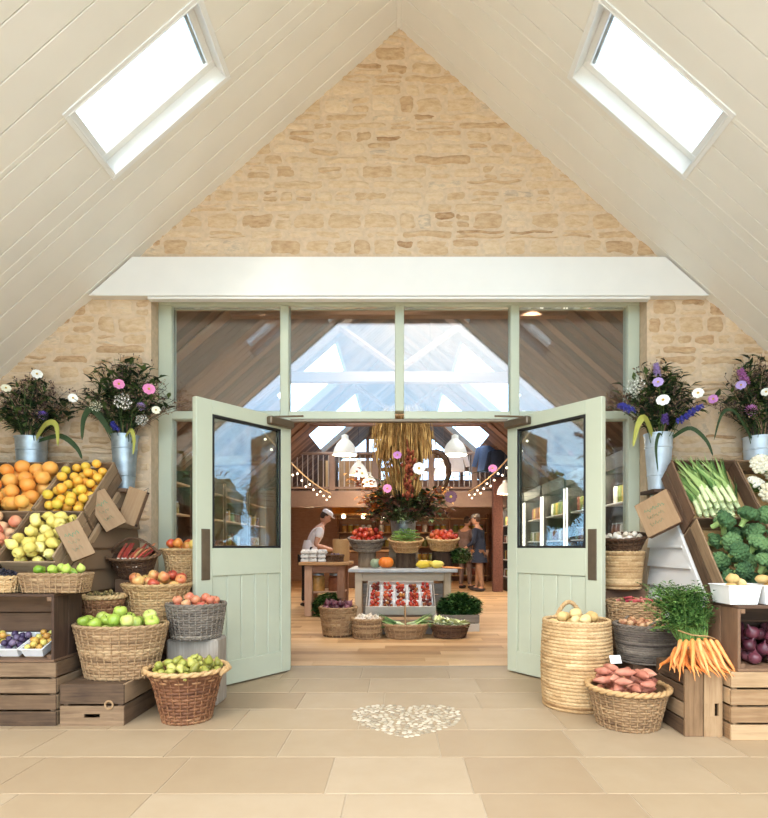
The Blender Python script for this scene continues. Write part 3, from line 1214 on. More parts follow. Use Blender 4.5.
def globe(name, r, mat, prof=None, n=18, stem=None, lump=0.0, extra=None):
    def f():
        mb = MB()
        if prof:
            mb.lathe([(a * r, b * r) for a, b in prof], n, tint=0.5)
        else:
            mb.ball((0, 0, 0), r, n, max(8, n // 2 + 2), tint=0.5)
        if lump:
            off = Vector((RN.random() * 9, RN.random() * 9, 0))
            mb.v = [tuple(Vector(p) * (1 + lump * noise.noise(Vector(p) / r * 1.4 + off))) for p in mb.v]
        o = mb.build(name, mat, ang=80)
        if stem:
            z0, ln, sr = stem
            MB().tube([(0, 0, z0 * r), (0.02 * r, 0, (z0 + ln * 0.6) * r), (0.12 * r, 0, (z0 + ln) * r)], sr * r, 6).build('stem', M_STEM, o)
        if extra:
            extra(o, r)
        return o
    return f


APPLE = [(0, -0.72), (0.16, -0.80), (0.36, -0.86), (0.62, -0.74), (0.86, -0.42), (0.99, 0.0), (1.0, 0.28), (0.9, 0.6), (0.68, 0.83), (0.42, 0.88), (0.2, 0.80), (0.08, 0.66), (0, 0.6)]
PEARP = [(0, -0.95), (0.2, -1.0), (0.55, -0.9), (0.88, -0.5), (1.0, -0.05), (0.93, 0.4), (0.72, 0.85), (0.52, 1.25), (0.42, 1.55), (0.28, 1.72), (0.1, 1.74), (0, 1.70)]
LEMONP = [(0, -1.22), (0.12, -1.18), (0.24, -1.02), (0.55, -0.82), (0.86, -0.45), (1.0, 0.0), (0.92, 0.42), (0.68, 0.8), (0.42, 1.04), (0.26, 1.2), (0.2, 1.36), (0.08, 1.42), (0, 1.4)]
CITRUS = [(0, -0.92), (0.14, -0.93), (0.45, -0.85), (0.78, -0.58), (0.97, -0.15), (0.98, 0.2), (0.8, 0.58), (0.46, 0.86), (0.16, 0.95), (0.05, 0.9), (0, 0.9)]
BULB = [(0, -0.86), (0.2, -0.9), (0.55, -0.78), (0.9, -0.4), (1.0, 0.02), (0.88, 0.42), (0.56, 0.74), (0.28, 0.98), (0.14, 1.25), (0.1, 1.55), (0, 1.6)]


def lens_tuber(name, r, L, mat, bend=0.0, lump=0.18, end=0.25):
    """potato-like body lying along x, half length L*r"""
    def f():
        pts, rs = [], []
        k = 14
        off = Vector((RN.random() * 9, RN.random() * 9, RN.random() * 9))
        for i in range(k + 1):
            t = -1 + 2 * i / k
            x = t * L * r
            q = max(0.02, (1 - abs(t) ** 2.4)) ** 0.6
            q = q * (1 - end * max(0, abs(t) - 0.5))
            pts.append((x, bend * r * (t * t) + 0.1 * r * noise.noise((t * 2 + off.x, 0, 0)), 0))
            rs.append(r * q * (1 + lump * noise.noise((t * 1.7 + off.y, 1, 0))))
        mb = MB().tube(pts, rs, 12, tint=0.5)
        mb.v = [tuple(Vector(p) + Vector((0, 1, 1)) * (0.10 * lump * 5 * r * noise.noise(Vector(p) / r * 1.1 + off))) for p in mb.v]
        return mb.build(name, mat, ang=80)
    return f


def calyx(o, r):
    mb = MB()
    for k in range(5):
        a = k * 1.257
        mb.leaf((0, 0, 0.9 * r), (cos(a), sin(a), 0.0), 0.3 * r, 0.16 * r, 0.25, 3)
    mb.build('calyx', M_LEAFV, o)


K_GRAPE = Kind(globe('grapefruit', 0.054, F_GRAPE, CITRUS, 20))
K_CLEM = Kind(globe('clementine', 0.036, F_CLEM, CITRUS, 16))
K_QUINCE = Kind(globe('quince', 0.036, F_LEMON, LEMONP, 16, lump=0.12), globe('quince', 0.036, F_LEMON, APPLE, 16, lump=0.16))
K_PEACH = Kind(globe('peach', 0.042, F_PEACH, APPLE, 16))
K_LIME = Kind(globe('lime', 0.03, F_LIME, LEMONP, 14))
K_GAPPLE = Kind(globe('green_apple', 0.042, F_GAPPLE, APPLE, 18, stem=(0.62, 0.55, 0.05)))
K_RAPPLE = Kind(globe('red_apple', 0.04, F_RAPPLE, APPLE, 18, stem=(0.62, 0.5, 0.05)))
K_YAPPLE = Kind(globe('apple', 0.04, F_YAPPLE, APPLE, 18, stem=(0.62, 0.5, 0.05)))
K_PAPPLE = Kind(globe('pink_apple', 0.034, F_PAPPLE, APPLE, 16, stem=(0.62, 0.5, 0.05)))
K_PEAR = Kind(globe('pear', 0.03, F_PEAR, PEARP, 16, stem=(1.66, 0.6, 0.06), lump=0.08), globe('pear', 0.03, F_PEAR, PEARP, 16, stem=(1.66, 0.5, 0.06), lump=0.12))
K_PLUM = Kind(globe('plum', 0.018, F_PLUM, None, 12))
K_GAGE = Kind(globe('greengage', 0.018, F_GAGE, None, 12))
K_NUT = Kind(globe('cobnut', 0.011, F_NUT, [(0, -0.9), (0.5, -0.8), (0.95, -0.2), (0.9, 0.3), (0.4, 0.9), (0, 1.2)], 8))
K_POTATO = Kind(lens_tuber('potato', 0.034, 1.5, F_POTATO), lens_tuber('potato', 0.034, 1.35, F_POTATO))
K_SWEET = Kind(*[lens_tuber('sweet_potato', 0.027, 2.4 + 0.3 * i, F_SWEET, bend=0.35 * i - 0.3, lump=0.3, end=1.0) for i in range(3)])
K_SHALLOT = Kind(globe('shallot', 0.02, F_ONION, BULB, 12))
K_RONION = Kind(globe('red_onion', 0.036, F_RONION, BULB, 14))
K_GARLIC = Kind(globe('garlic_bulb', 0.024, F_GARLIC, BULB, 12, lump=0.15))


def broccoli():
    mb = MB()
    R = 0.062
    for k in range(46):
        u, th = RN.random(), k * 2.39996
        ph = math.acos(1 - (k + 0.5) / 46 * 1.15)
        q = R * (0.9 + 0.12 * u)
        c = (q * sin(ph) * cos(th), q * sin(ph) * sin(th), q * 0.72 * cos(ph))
        mb.ball(c, RN.uniform(0.013, 0.02), 8, 6, tint=0.5, lump=0.4, freq=4)
    mb.ball((0, 0, -0.004), R * 0.86, 14, 8, (1, 1, 0.72), tint=0.5)
    o = mb.build('broccoli', F_BROC, ang=80)
    st_ = MB().tube([(0, 0, -0.095), (0, 0, -0.05), (0, 0, -0.03)], [0.018, 0.02, 0.034], 10)
    for k in range(5):
        a = k * 1.26
        st_.tube([(0, 0, -0.06), (0.022 * cos(a), 0.022 * sin(a), -0.03), (0.035 * cos(a), 0.035 * sin(a), -0.012)], [0.009, 0.008, 0.008], 6)
    st_.build('stalk', F_BROCS, o)
    return o


def cauliflower():
    mb = MB()
    R = 0.07
    for k in range(34):
        th = k * 2.39996
        ph = math.acos(1 - (k + 0.5) / 34 * 0.95)
        mb.ball((R * sin(ph) * cos(th), R * sin(ph) * sin(th), R * 0.7 * cos(ph)), RN.uniform(0.016, 0.022), 8, 6, tint=0.5, lump=0.3, freq=4)
    mb.ball((0, 0, -0.004), R * 0.85, 14, 8, (1, 1, 0.7), tint=0.5)
    o = mb.build('cauliflower', F_CAUL, ang=80)
    lf = MB()
    for k in range(9):
        a = k * 0.7 + RN.uniform(-0.1, 0.1)
        lf.leaf((0.03 * cos(a), 0.03 * sin(a), -0.05), (cos(a), sin(a), 0.95), 0.095, 0.07, -0.5, 6, 0.3)
    lf.build('outer_leaf', M_LEAFV, o)
    return o


def leek():
    """leek along +z, white root end at the origin"""
    o = MB().tube([(0, 0, 0), (0, 0, 0.02), (0, 0, 0.08), (0, 0, 0.14)], [0.013, 0.017, 0.0155, 0.017], 12, tint=0.5).build('leek', F_LEEKW, ang=60)
    rt = MB()
    for k in range(10):
        a = k * 0.63
        rt.tube([(0, 0, 0.002), (0.008 * cos(a), 0.008 * sin(a), -0.012), (0.013 * cos(a), 0.013 * sin(a), -0.022)], 0.0009, 4)
    rt.build('root_hair', F_LEEKW, o)
    lf = MB()
    for k in range(7):
        a = 0 if k % 2 else pi
        a += RN.uniform(-0.4, 0.4)
        sp = 0.08 + 0.07 * k / 2
        d = Vector((sp * cos(a), sp * sin(a), 1)).normalized()
        p = Vector((0.008 * cos(a), 0.008 * sin(a), 0.09))
        for _ in (0,):
            lf.leaf(p, d, RN.uniform(0.24, 0.36), 0.05, 0.25, 6, 0.5, shape=0.3)
    lf.build('leaves', F_LEEKG, o)
    return o


def carrot():
    """carrot pointing along +x from its crown at the origin; the leafy top goes up and back"""
    L = RN.uniform(0.19, 0.235)
    pts = [(-0.004, 0, 0), (0.0, 0, 0), (0.015, 0, 0), (L * 0.4, 0.004 * RN.uniform(-1, 1), -0.002), (L * 0.75, 0.008 * RN.uniform(-1, 1), -0.004), (L * 0.93, 0.006, -0.006), (L * 1.12, 0.01, -0.01)]
    o = MB().tube(pts, [0.004, 0.0085, 0.0118, 0.0108, 0.0078, 0.0038, 0.0008], 12, tint=0.5).build('carrot', F_CARROT, ang=80)
    return o


K_BROC = Kind(broccoli, broccoli)
K_CAUL = Kind(cauliflower)
K_LEEK = Kind(leek, leek, leek)
K_CARROT = Kind(carrot, carrot, carrot, carrot)

# ------------------------------------------------------------------ display stands
PHL, PHR = radians(43), radians(52.5)
HL, HR = 0.17, 0.20


def stand(side, x_in, x_out, phi, yb, zb, yf, label, over=0.08, mat=None):
    """clapboard-sided stand; its slope runs from (yb,zb) at the back down to yf"""
    root = thing('display_stand', label, 'display stand', T(0, 0, 0))
    tn = math.tan(phi)

    def ys(z):
        return max(yf, yb - (zb - z) / tn)
    shz = 1.46
    zf = zb - (yb - yf) * tn
    for xs, nm in ((x_in, 'side_panel'), (x_out, 'side_panel')):
        inner = abs(xs) == abs(x_in)
        mb = MB()
        t0, t1 = (xs, xs + side * 0.018)
        poly = [(yf, 0.0), (4.485, 0.0), (4.485, shz - 0.03), (ys(shz - 0.03), shz - 0.03), (yf, max(0.05, zf))]
        mb.prism(poly, 0, min(t0, t1), max(t0, t1))
        if inner:
            z = 0.0
            while z < shz - 0.05:
                z1 = min(z + 0.145, shz - 0.03)
                a, b = ys(z) + 0.05, ys(z1) + 0.05
                q0, q1 = xs - side * 0.026, xs - side * 0.004
                vs = [(q0, a, z), (q0, 4.48, z), (q1, 4.48, z1 + 0.004), (q1, b, z1 + 0.004), (xs, a, z), (xs, 4.48, z), (xs, 4.48, z1 + 0.004), (xs, b, z1 + 0.004)]
                fs = [[0, 3, 2, 1], [4, 5, 6, 7], [0, 1, 5, 4], [2, 3, 7, 6], [1, 2, 6, 5], [3, 0, 4, 7]]
                if side > 0:
                    pass
                else:
                    fs = [f[::-1] for f in fs]
                mb.add(vs, fs, 0.5, None, False)
                z = z1
            # sloping edge board
            d = Vector((0, yb - yf, zb - zf)).normalized()
            p0, p1 = Vector((xs - side * 0.009, yf + 0.03, zf - 0.012)), Vector((xs - side * 0.009, ys(shz - 0.03) + 0.03, shz - 0.05))
            ln = (p1 - p0).length
            mm = Matrix.LocRotScale((p0 + p1) / 2, Euler((math.atan2(d.z, d.y), 0, 0)), None)
            mb.box((0, 0, 0), (0.024, ln, 0.045), M=mm, bev=0.003)
        mb.build(nm, mat or M_WHITE, root)
    xm, xw = (x_in + x_out) / 2, abs(x_out - x_in)
    d = Vector((0, cos(phi), sin(phi)))
    ln = (yb - yf) / cos(phi)
    mm = Matrix.LocRotScale(Vector((xm, (yb + yf) / 2, (zb + zf) / 2)) + Vector((0, sin(phi), -cos(phi))) * 0.012, Euler((phi, 0, 0)), None)
    mb = MB()
    n = 6
    for k in range(n):
        mb.box((0, -ln / 2 + ln * (k + 0.5) / n, 0), (xw - 0.04, ln / n - 0.004, 0.016), M=mm)
    mb.build('slope_board', M_CRATED, root)
    sx0 = x_in - side * over
    y0 = ys(shz) + 0.02
    MB().box(((sx0 + x_out) / 2, (y0 + 4.488) / 2, shz - 0.014), (abs(x_out - sx0), 4.488 - y0, 0.028), bev=0.003).build('shelf', M_CRATED, root)
    MB().box((xm, yf + 0.009, max(0.05, zf - 0.02) / 2), (xw - 0.04, 0.018, max(0.05, zf - 0.02)), bev=0.003).build('front_board', M_CRATED, root)
    return shz


def tilted(phi, y, z, x):
    """frame on a slope: x across, y up the slope, z out of it"""
    return Matrix.LocRotScale(Vector((x, y, z)), Euler((phi, 0, 0)), None)


def slope_crates(side, phi, h, rim_back, cols, lens, specs):
    up = Vector((0, cos(phi), sin(phi)))
    nrm = Vector((0, -sin(phi), cos(phi)))
    p = Vector((0, *rim_back)) - nrm * h
    s = 0.0
    out = []
    for r, L in enumerate(lens):
        for c, (xa, xb) in enumerate(cols):
            lab, mat, hole = specs[r][c]
            ctr = p - up * (s + L / 2)
            M = tilted(phi, ctr.y, ctr.z, (xa + xb) / 2)
            crate(lab, M, abs(xb - xa), L, h, 2, mat, wall=0.012, gap=0.006, hole=hole, posts=False, frontlow=h * 0.8)
            out.append((M, abs(xb - xa), L))
        s += L + 0.012
    return out, p, p - up * (s - 0.012)


# fruit side
colsL = [(-2.425, -2.085), (-2.866, -2.43), (-3.32, -2.872)]
cl, pb, pf = slope_crates(-1, PHL, HL, (4.12, 1.643), colsL, (0.55, 0.45), [
    [('tilted wooden crate of small yellow citrus on the fruit stand, below the tall metal vase', M_CRATE, 'front'),
     ('tilted wooden crate of large orange grapefruit below the wide metal bucket', M_CRATE, 'front'),
     ('tilted dark crate cut off at the picture edge beside the grapefruit crate', M_CRATED, None)],
    [('tilted wooden crate of knobbly yellow quinces in the lower row of the fruit stand', M_CRATE, None),
     ('tilted wooden crate of pinkish peaches in the lower row beside the quinces', M_CRATE, None),
     ('tilted empty-looking crate at the picture edge beyond the peaches', M_CRATED, None)]])
stand(-1, -2.09, -3.34, PHL, pb.y + 0.001, pb.z - 0.003, pf.y + 0.004, 'dark wooden sloping stand that carries the tilted fruit crates', 0.05, M_CRATE)


def crate_heap(c, kind, n, rr, z0, zt, dome, label, cat, group, **kw):
    M, w, L = c
    heap(kind, M, n, rr, w / 2 - 0.013, L / 2 - 0.013, z0, zt, dome, label, cat, group, sq=9.0, **kw)


def bed(c, h, name='straw_bed'):
    """the straw the produce lies on, filling the lower part of a crate"""
    M, w, L = c
    mb = MB()
    nx, ny = 9, 11
    vs, fs = [], []
    for j in range(ny):
        for i in range(nx):
            e = i in (0, nx - 1) or j in (0, ny - 1)
            vs.append(((i / (nx - 1) - 0.5) * (w - 0.028), (j / (ny - 1) - 0.5) * (L - 0.03), h + (0 if e else RN.uniform(-0.006, 0.0))))
    for j in range(ny - 1):
        for i in range(nx - 1):
            a = j * nx + i
            fs.append([a, a + 1, a + nx + 1, a + nx])
    mb.add(vs, fs, 0.4)
    return mb


def add_bed(c, h):
    M = c[0]
    # belongs to the crate: find it by its frame
    for o in COL.objects:
        if o.type == 'EMPTY' and o.name.startswith('wooden_crate') and (o.matrix_world.translation - M.translation).length < 1e-5:
            bed(c, h).build('straw_bed', M_STRAW, o)
            return


for c, h in ((cl[0], 0.06), (cl[1], 0.05), (cl[3], 0.06), (cl[4], 0.06)):
    add_bed(c, h)
crate_heap(cl[0], K_CLEM, 62, (0.033, 0.039), 0.062, 0.165, 0.04, 'small yellow citrus fruit in the crate below the tall vase', 'citrus fruit', 'small yellow citrus in the upper crate')
crate_heap(cl[1], K_GRAPE, 44, (0.043, 0.05), 0.052, 0.155, 0.05, 'large orange grapefruit in the crate below the wide metal bucket', 'grapefruit', 'grapefruit in the upper crate')
crate_heap(cl[3], K_QUINCE, 80, (0.030, 0.037), 0.062, 0.165, 0.045, 'knobbly yellow quince in the lower tilted crate', 'quince', 'quinces in the lower crate')
crate_heap(cl[4], K_PEACH, 40, (0.038, 0.045), 0.062, 0.155, 0.03, 'pinkish peach in the tilted crate beside the quinces', 'peach', 'peaches in the lower crate')

# vegetable side
colsR = [(1.994, 2.462), (2.468, 2.93)]
cr, pb, pf = slope_crates(1, PHR, HR, (4.12, 1.658), colsR, (0.54, 0.56), [
    [('tilted dark wooden crate of leeks below the tall white metal vase', M_CRATED, 'front'),
     ('tilted wooden crate of cauliflowers below the wide pale bucket', M_CRATE, 'front')],
    [('tilted wooden crate heaped with broccoli in the lower row of the vegetable stand', M_CRATE, None),
     ('tilted wooden crate of cauliflowers at the picture edge beside the broccoli', M_CRATE, None)]])
stand(1, 2.005, 2.95, PHR, pb.y + 0.001, pb.z - 0.003, pf.y + 0.004, 'white clapboard sloping stand that carries the tilted vegetable crates')
for c, h in ((cr[0], 0.10), (cr[1], 0.07), (cr[2], 0.08), (cr[3], 0.07)):
    add_bed(c, h)
# leeks: white ends down the slope, leaves up
M, w, L = cr[0]
for lay in range(3):
    n = 7 - lay
    for k in range(n):
        x = (k - (n - 1) / 2) * 0.047 + RN.uniform(-0.006, 0.006)
        yw = min(RN.uniform(-0.2, 0.2) + 0.2 - x * 0.35, (x + w / 2 - 0.105) / 0.4)
        W = M @ Matrix.LocRotScale(Vector((x, -L / 2 + 0.05 + 0.03 * lay + RN.uniform(0, 0.03), 0.126 + 0.036 * lay)),
                                   Euler((radians(-90) + 0.03 * lay, 0, yw)), None)
        K_LEEK.put(W, 'leek with pale shank and green leaves in the crate below the tall white vase', 'leek', 'leeks in the upper crate')
crate_heap(cr[1], K_CAUL, 9, (0.075, 0.085), 0.072, 0.20, 0.05, 'white cauliflower in green leaves in the crate beside the leeks', 'cauliflower', 'cauliflowers in the upper crate', orient='top', unit=0.09, edge=0.1)
crate_heap(cr[2], K_BROC, 44, (0.058, 0.07), 0.085, 0.205, 0.16, 'dark green broccoli head in the lower tilted crate', 'broccoli', 'broccoli in the lower crate', orient='top', unit=0.076, edge=0.12, tries=90)
crate_heap(cr[3], K_CAUL, 7, (0.075, 0.085), 0.072, 0.20, 0.05, 'white cauliflower in the lower crate at the picture edge', 'cauliflower', 'cauliflowers in the lower crate', orient='top', unit=0.09, edge=0.1)
# ------------------------------------------------------------------ fruit side: crates and baskets
RX = lambda a: Euler((a, 0, 0)).to_matrix().to_4x4()
crate('long slatted crate on the paving at the picture edge below the open-fronted crate', T(-2.32, 3.345, 0), 0.73, 0.29, 0.36, 4, M_CRATE, wall=0.014)
# its opening faces the entrance
M3 = T(-2.32, 3.485, 0.362 + 0.195) @ RX(radians(90))
crate('open-fronted wooden crate holding punnets of plums, stacked on the long slatted crate', M3, 0.71, 0.39, 0.285, 2, M_CRATED, wall=0.016, gap=0.004, endslats=1)
crate('low weathered crate with rope loop, carrying the big oval basket of green apples', T(-1.752, 3.425, 0.235) @ RX(radians(180)), 0.365, 0.44, 0.235, 2, M_CRATE, wall=0.014, hole='front')
lowc = list(COL.objects)[-1].parent
lb = MB()
lb.ring(0.1, 0.222, 0.115, 0.022, 0.022, 0.006, 20, 6, M=RX(radians(0)) @ T(0, 0, 0))
lb.v = [(p[0], 0.226 + (p[2] - 0.115) * 0.6, 0.115 + (p[1] - 0.222)) for p in lb.v]
lb.f = [f[::-1] for f in lb.f]
lb.build('rope_loop', M_WICK, lowc)

bk = basket('big oval wicker basket heaped with green apples on the low weathered crate', T(-1.69, 3.42, 0.2365), 0.31, 0.205, 0.275, 0.68, M_WICK, 34, 0.018, fill=0.28)
fill(bk, K_GAPPLE, 46, (0.038, 0.046), 0.085, 'green apple in the big oval basket on the low crate', 'apple', 'green apples in the oval basket', orient='top')

bk = basket('flared brown basket of green pears standing on the paving in front of the door', T(-1.256, 3.33, 0), 0.30, 0.135, 0.205, 0.95, M_WICKR, 26, 0.02, 0.006, 0.004, 0.014, fill=0.25, flare=0.03, rimmat=M_WICKL,
            bands=lambda t: 1.5 if t < 0.12 else 0.8 if t < 0.8 else 1.4)
loop_handle(bk, -0.35, 0.35, 0.02, 0.012, M_WICKL, 0.12)
loop_handle(bk, pi - 0.35, pi + 0.35, 0.02, 0.012, M_WICKL, 0.12)
fill(bk, K_PEAR, 60, (0.026, 0.031), 0.075, 'green pear in the flared basket on the paving', 'pear', 'pears in the flared basket', unit=0.038)

blk = thing('wooden_block', 'whitewashed wooden block carrying the basket of pink apples', 'block', T(-1.325, 3.69, 0))
MB().box((0, 0, 0.215), (0.33, 0.2, 0.43), bev=0.012).build('block', M_GREYWOOD, blk)
bk = basket('grey-brown round basket of pink apples standing on the whitewashed block', T(-1.325, 3.675, 0.4305), 0.215, 0.152, 0.185, 1.0, M_WICKG, 30, 0.015, fill=0.28)
fill(bk, K_PAPPLE, 44, (0.031, 0.037), 0.055, 'dusky pink apple in the round basket on the whitewashed block', 'apple', 'pink apples on the block', orient='top')

# props behind, standing on end
crate('upended crate under the shallow basket of nuts', T(-1.93, 3.70, 0), 0.2, 0.16, 0.57, 4, M_CRATED)
bk = basket('shallow round basket of brown cobnuts with a pale rim, behind the green apples', T(-1.915, 3.63, 0.5705), 0.125, 0.105, 0.128, 1.0, M_WICKR, 28, 0.015, rim=0.015, fill=0.3, rimmat=M_WICKL)
fill(bk, K_NUT, 130, (0.011, 0.014), 0.06, 'brown cobnut in the shallow basket with the pale rim', 'nut', 'cobnuts in the shallow basket', tries=14)

crate('upended crate under the wide basket of red apples', T(-1.66, 3.86, 0), 0.26, 0.26, 0.47, 3, M_CRATED)
bk = basket('wide pale basket of red apples beside the glazed door, below the blushed apples', T(-1.665, 3.875, 0.4705), 0.29, 0.17, 0.205, 1.0, M_WICKL, 32, 0.017, fill=0.25, flare=0.02)
fill(bk, K_RAPPLE, 46, (0.037, 0.043), 0.095, 'red and yellow apple in the wide pale basket below the blushed apples', 'apple', 'red apples in the wide basket', orient='top')

crate('tall upended crate under the topmost basket of blushed apples', T(-1.62, 4.345, 0), 0.3, 0.24, 0.72, 5, M_CRATED)
bk = basket('topmost pale basket of blushed apples beside the sage green post', T(-1.62, 4.30, 0.7205), 0.275, 0.13, 0.17, 1.0, M_WICKL, 30, 0.017, fill=0.25, flare=0.02)
fill(bk, K_YAPPLE, 40, (0.037, 0.043), 0.095, 'blushed yellow apple in the topmost basket by the green post', 'apple', 'blushed apples in the topmost basket', orient='top')

crate('narrow upended crate under the tilted basket of rhubarb', T(-1.935, 4.12, 0), 0.2, 0.19, 0.79, 6, M_CRATED)
MRH = T(-1.915, 4.085, 0.815, 0, radians(14))
bk = basket('dark tilted oval basket of rhubarb sticks below the brown boards', MRH, 0.15, 0.11, 0.165, 0.85, M_WICKD, 24, 0.015, 0.005, fill=0.45, flare=0.02)
loop_handle(bk, 0.15, pi - 0.15, 0.13, 0.009, M_WICKD)


def rhubarb():
    o = MB().tube([(0, 0, 0), (0.07, 0.004, 0.002), (0.15, 0, 0), (0.22, -0.004, 0.004)], [0.009, 0.011, 0.010, 0.009], 8, tint=0.5, flat=0.7).build('rhubarb_stick', F_RHUB, ang=60)
    MB().tube([(-0.012, 0, 0), (0.004, 0, 0)], [0.007, 0.0098], 8, flat=0.7).build('cut_end', F_GARLIC, o)
    return o


K_RHUB = Kind(rhubarb, rhubarb)
for k in range(18):
    lay = k // 6
    x = (k % 6 - 2.5) * 0.034 + RN.uniform(-0.006, 0.006)
    W = MRH @ Matrix.LocRotScale(Vector((x * 0.8, -0.105 + lay * 0.012, 0.098 + lay * 0.024)), Euler((0, radians(-10) - 0.04 * lay, radians(90) - x * 2.5 + RN.uniform(-0.12, 0.12))), None)
    K_RHUB.put(W, 'red rhubarb stick in the dark tilted oval basket', 'rhubarb', 'rhubarb sticks')

# limes and elderberries on the open-fronted crate
bk = basket('long low wicker tray of limes on top of the open-fronted crate', T(-2.01, 3.30, 0.756), 0.10, 0.165, 0.185, 0.52, M_WICK, 34, 0.014, fill=0.5, sq=5.0, name='wicker_tray')
fill(bk, K_LIME, 40, (0.026, 0.033), 0.05, 'yellow-green lime in the low wicker tray', 'lime', 'limes in the tray', sq=5.0)
bk = basket('low wicker tray of black elderberries at the picture edge beside the limes', T(-2.385, 3.30, 0.756), 0.085, 0.16, 0.18, 0.5, M_WICKL, 34, 0.014, fill=0.3, sq=5.0, name='wicker_tray')
mb = MB()
for k in range(420):
    x, y = RN.uniform(-0.16, 0.16), RN.uniform(-0.075, 0.075)
    z = 0.075 + 0.06 * (1 - (x / 0.18) ** 2) * (1 - (y / 0.09) ** 2) * RN.uniform(0.5, 1.2)
    mb.ball((x, y, z), RN.uniform(0.006, 0.009), 6, 5, tint=0.5)
mb.ball((0, 0, 0.065), 1.0, 16, 8, (0.15, 0.07, 0.04), tint=0.5)
e = mb.build('elderberries', F_BERRY, ang=80)
e.matrix_world = bk['M']
tag(e, 'heap of tiny black elderberries in the tray at the picture edge', 'berries', None, 'stuff')


def punnet(label, M, w, d, h, group=None, name='card_punnet'):
    root = thing(name, label, 'punnet', M, group)
    mb = MB()
    t = 0.003
    w2, d2 = w * 0.84, d * 0.86
    # tapered walls
    def wall(p, q, r, s):
        n = (Vector(q) - Vector(p)).cross(Vector(s) - Vector(p)).normalized() * t
        vs = [Vector(x) for x in (p, q, r, s)] + [Vector(x) - n for x in (p, q, r, s)]
        mb.add(vs, [[0, 1, 2, 3], [7, 6, 5, 4], [0, 4, 5, 1], [1, 5, 6, 2], [2, 6, 7, 3], [3, 7, 4, 0]], 0.5, None, False)
    a, b = w2 / 2, d2 / 2
    A, B = w / 2, d / 2
    wall((-a, -b, 0), (a, -b, 0), (A, -B, h), (-A, -B, h))
    wall((a, b, 0), (-a, b, 0), (-A, B, h), (A, B, h))
    wall((a, -b, 0), (a, b, 0), (A, B, h), (A, -B, h))
    wall((-a, b, 0), (-a, -b, 0), (-A, -B, h), (-A, B, h))
    mb.box((0, 0, 0.002), (w2, d2, 0.004), bev=0.001)
    mb.build('tray', M_PAPER, root)
    rm = MB()
    for c, s in (((0, -B, h), (w + 0.01, 0.008, 0.005)), ((0, B, h), (w + 0.01, 0.008, 0.005)), ((-A, 0, h), (0.008, d - 0.008, 0.005)), ((A, 0, h), (0.008, d - 0.008, 0.005))):
        rm.box(c, s, bev=0.0015)
    rm.build('rim', M_PAPER, root)
    return M


zc = 0.362 + 0.0185
for k, (x, kd, lab, cat) in enumerate(((-2.395, K_GAGE, 'golden plum', 'plum'), (-2.255, K_PLUM, 'dark purple plum', 'plum'), (-2.115, K_GAGE, 'golden plum', 'plum'))):
    wh = ('the punnet at the picture edge', 'the middle punnet between two of golden plums', 'the punnet nearest the crate side')[k]
    M = T(x, 3.34, zc + 0.034, RN.uniform(-0.03, 0.03), radians(20))
    punnet('white card %s' % ('punnet of golden plums at the picture edge of the open-fronted crate', 'punnet of purple plums in the middle of the open-fronted crate', 'punnet of golden plums next to the side of the open-fronted crate')[k], M, 0.128, 0.2, 0.055)
    heap(kd, M, 34, (0.0165, 0.02), 0.058, 0.092, 0.022, 0.058, 0.02, '%s in %s' % (lab, wh), cat, '%ss in %s' % (lab, wh), sq=8.0, unit=0.018, edge=0.2)
# little wedge crates that tip the punnets forward
for x in (-2.395, -2.255, -2.115):
    w_ = MB().prism([(3.26, zc), (3.43, zc), (3.43, zc + 0.066), (3.26, zc + 0.003)], 0, x - 0.05, x + 0.05)
    tag(w_.build('tilting_wedge', M_CRATE), 'wooden wedge that tips a plum punnet forward in the open-fronted crate', 'wedge', 'wedges below the plum punnets')

# ------------------------------------------------------------------ vegetable side: crates and baskets
crate('slatted crate on the paving at the picture edge below the open crate of red onions', T(2.03, 3.125, 0), 0.56, 0.33, 0.36, 4, M_CRATEL, wall=0.015)
M5 = T(2.055, 3.285, 0.362 + 0.174) @ RX(radians(90))
crate('open-fronted dark crate of red onions below the white potato punnets', M5, 0.54, 0.348, 0.325, 2, M_CRATED, wall=0.016, gap=0.004, endslats=1)
heap(K_RONION, T(2.07, 3.12, 0.362 + 0.018), 46, (0.034, 0.041), 0.2, 0.13, 0.0, 0.19, 0.0, 'dark red onion in the open-fronted crate', 'onion', 'red onions in the open crate', sq=8.0, unit=0.036, orient='top')
# carrot crate standing on its side: boards at the front, slats at the side
cc = thing('wooden_crate', 'pale wooden crate on end, carrying the bunch of carrots', 'crate', T(1.638, 3.19, 0))
mb = MB()
mb.box((-0.053, -0.163, 0.181), (0.099, 0.016, 0.362), bev=0.003)
for (c, s) in (((0.051, -0.163, 0.27), (0.099, 0.016, 0.184)), ((0.051, -0.163, 0.055), (0.099, 0.016, 0.11)), ((0.030, -0.163, 0.144), (0.057, 0.016, 0.07)), ((0.090, -0.163, 0.144), (0.021, 0.016, 0.07))):
    mb.box(c, s, bev=0.001, tint=0.55)
mb.build('front_panel', M_CRATEL, cc)
for sx in (-1, 1):
    mb = MB()
    for k in range(4):
        mb.box((sx * 0.095, 0.007, 0.043 + k * 0.092), (0.013, 0.322, 0.082), bev=0.003)
    mb.build('side_panel', M_CRATE, cc)
MB().box((0, 0.007, 0.354), (0.176, 0.322, 0.014), bev=0.002).build('top_panel', M_CRATE, cc)
MB().box((0, 0.163, 0.175), (0.176, 0.012, 0.34), bev=0.002).build('back_panel', M_CRATE, cc)

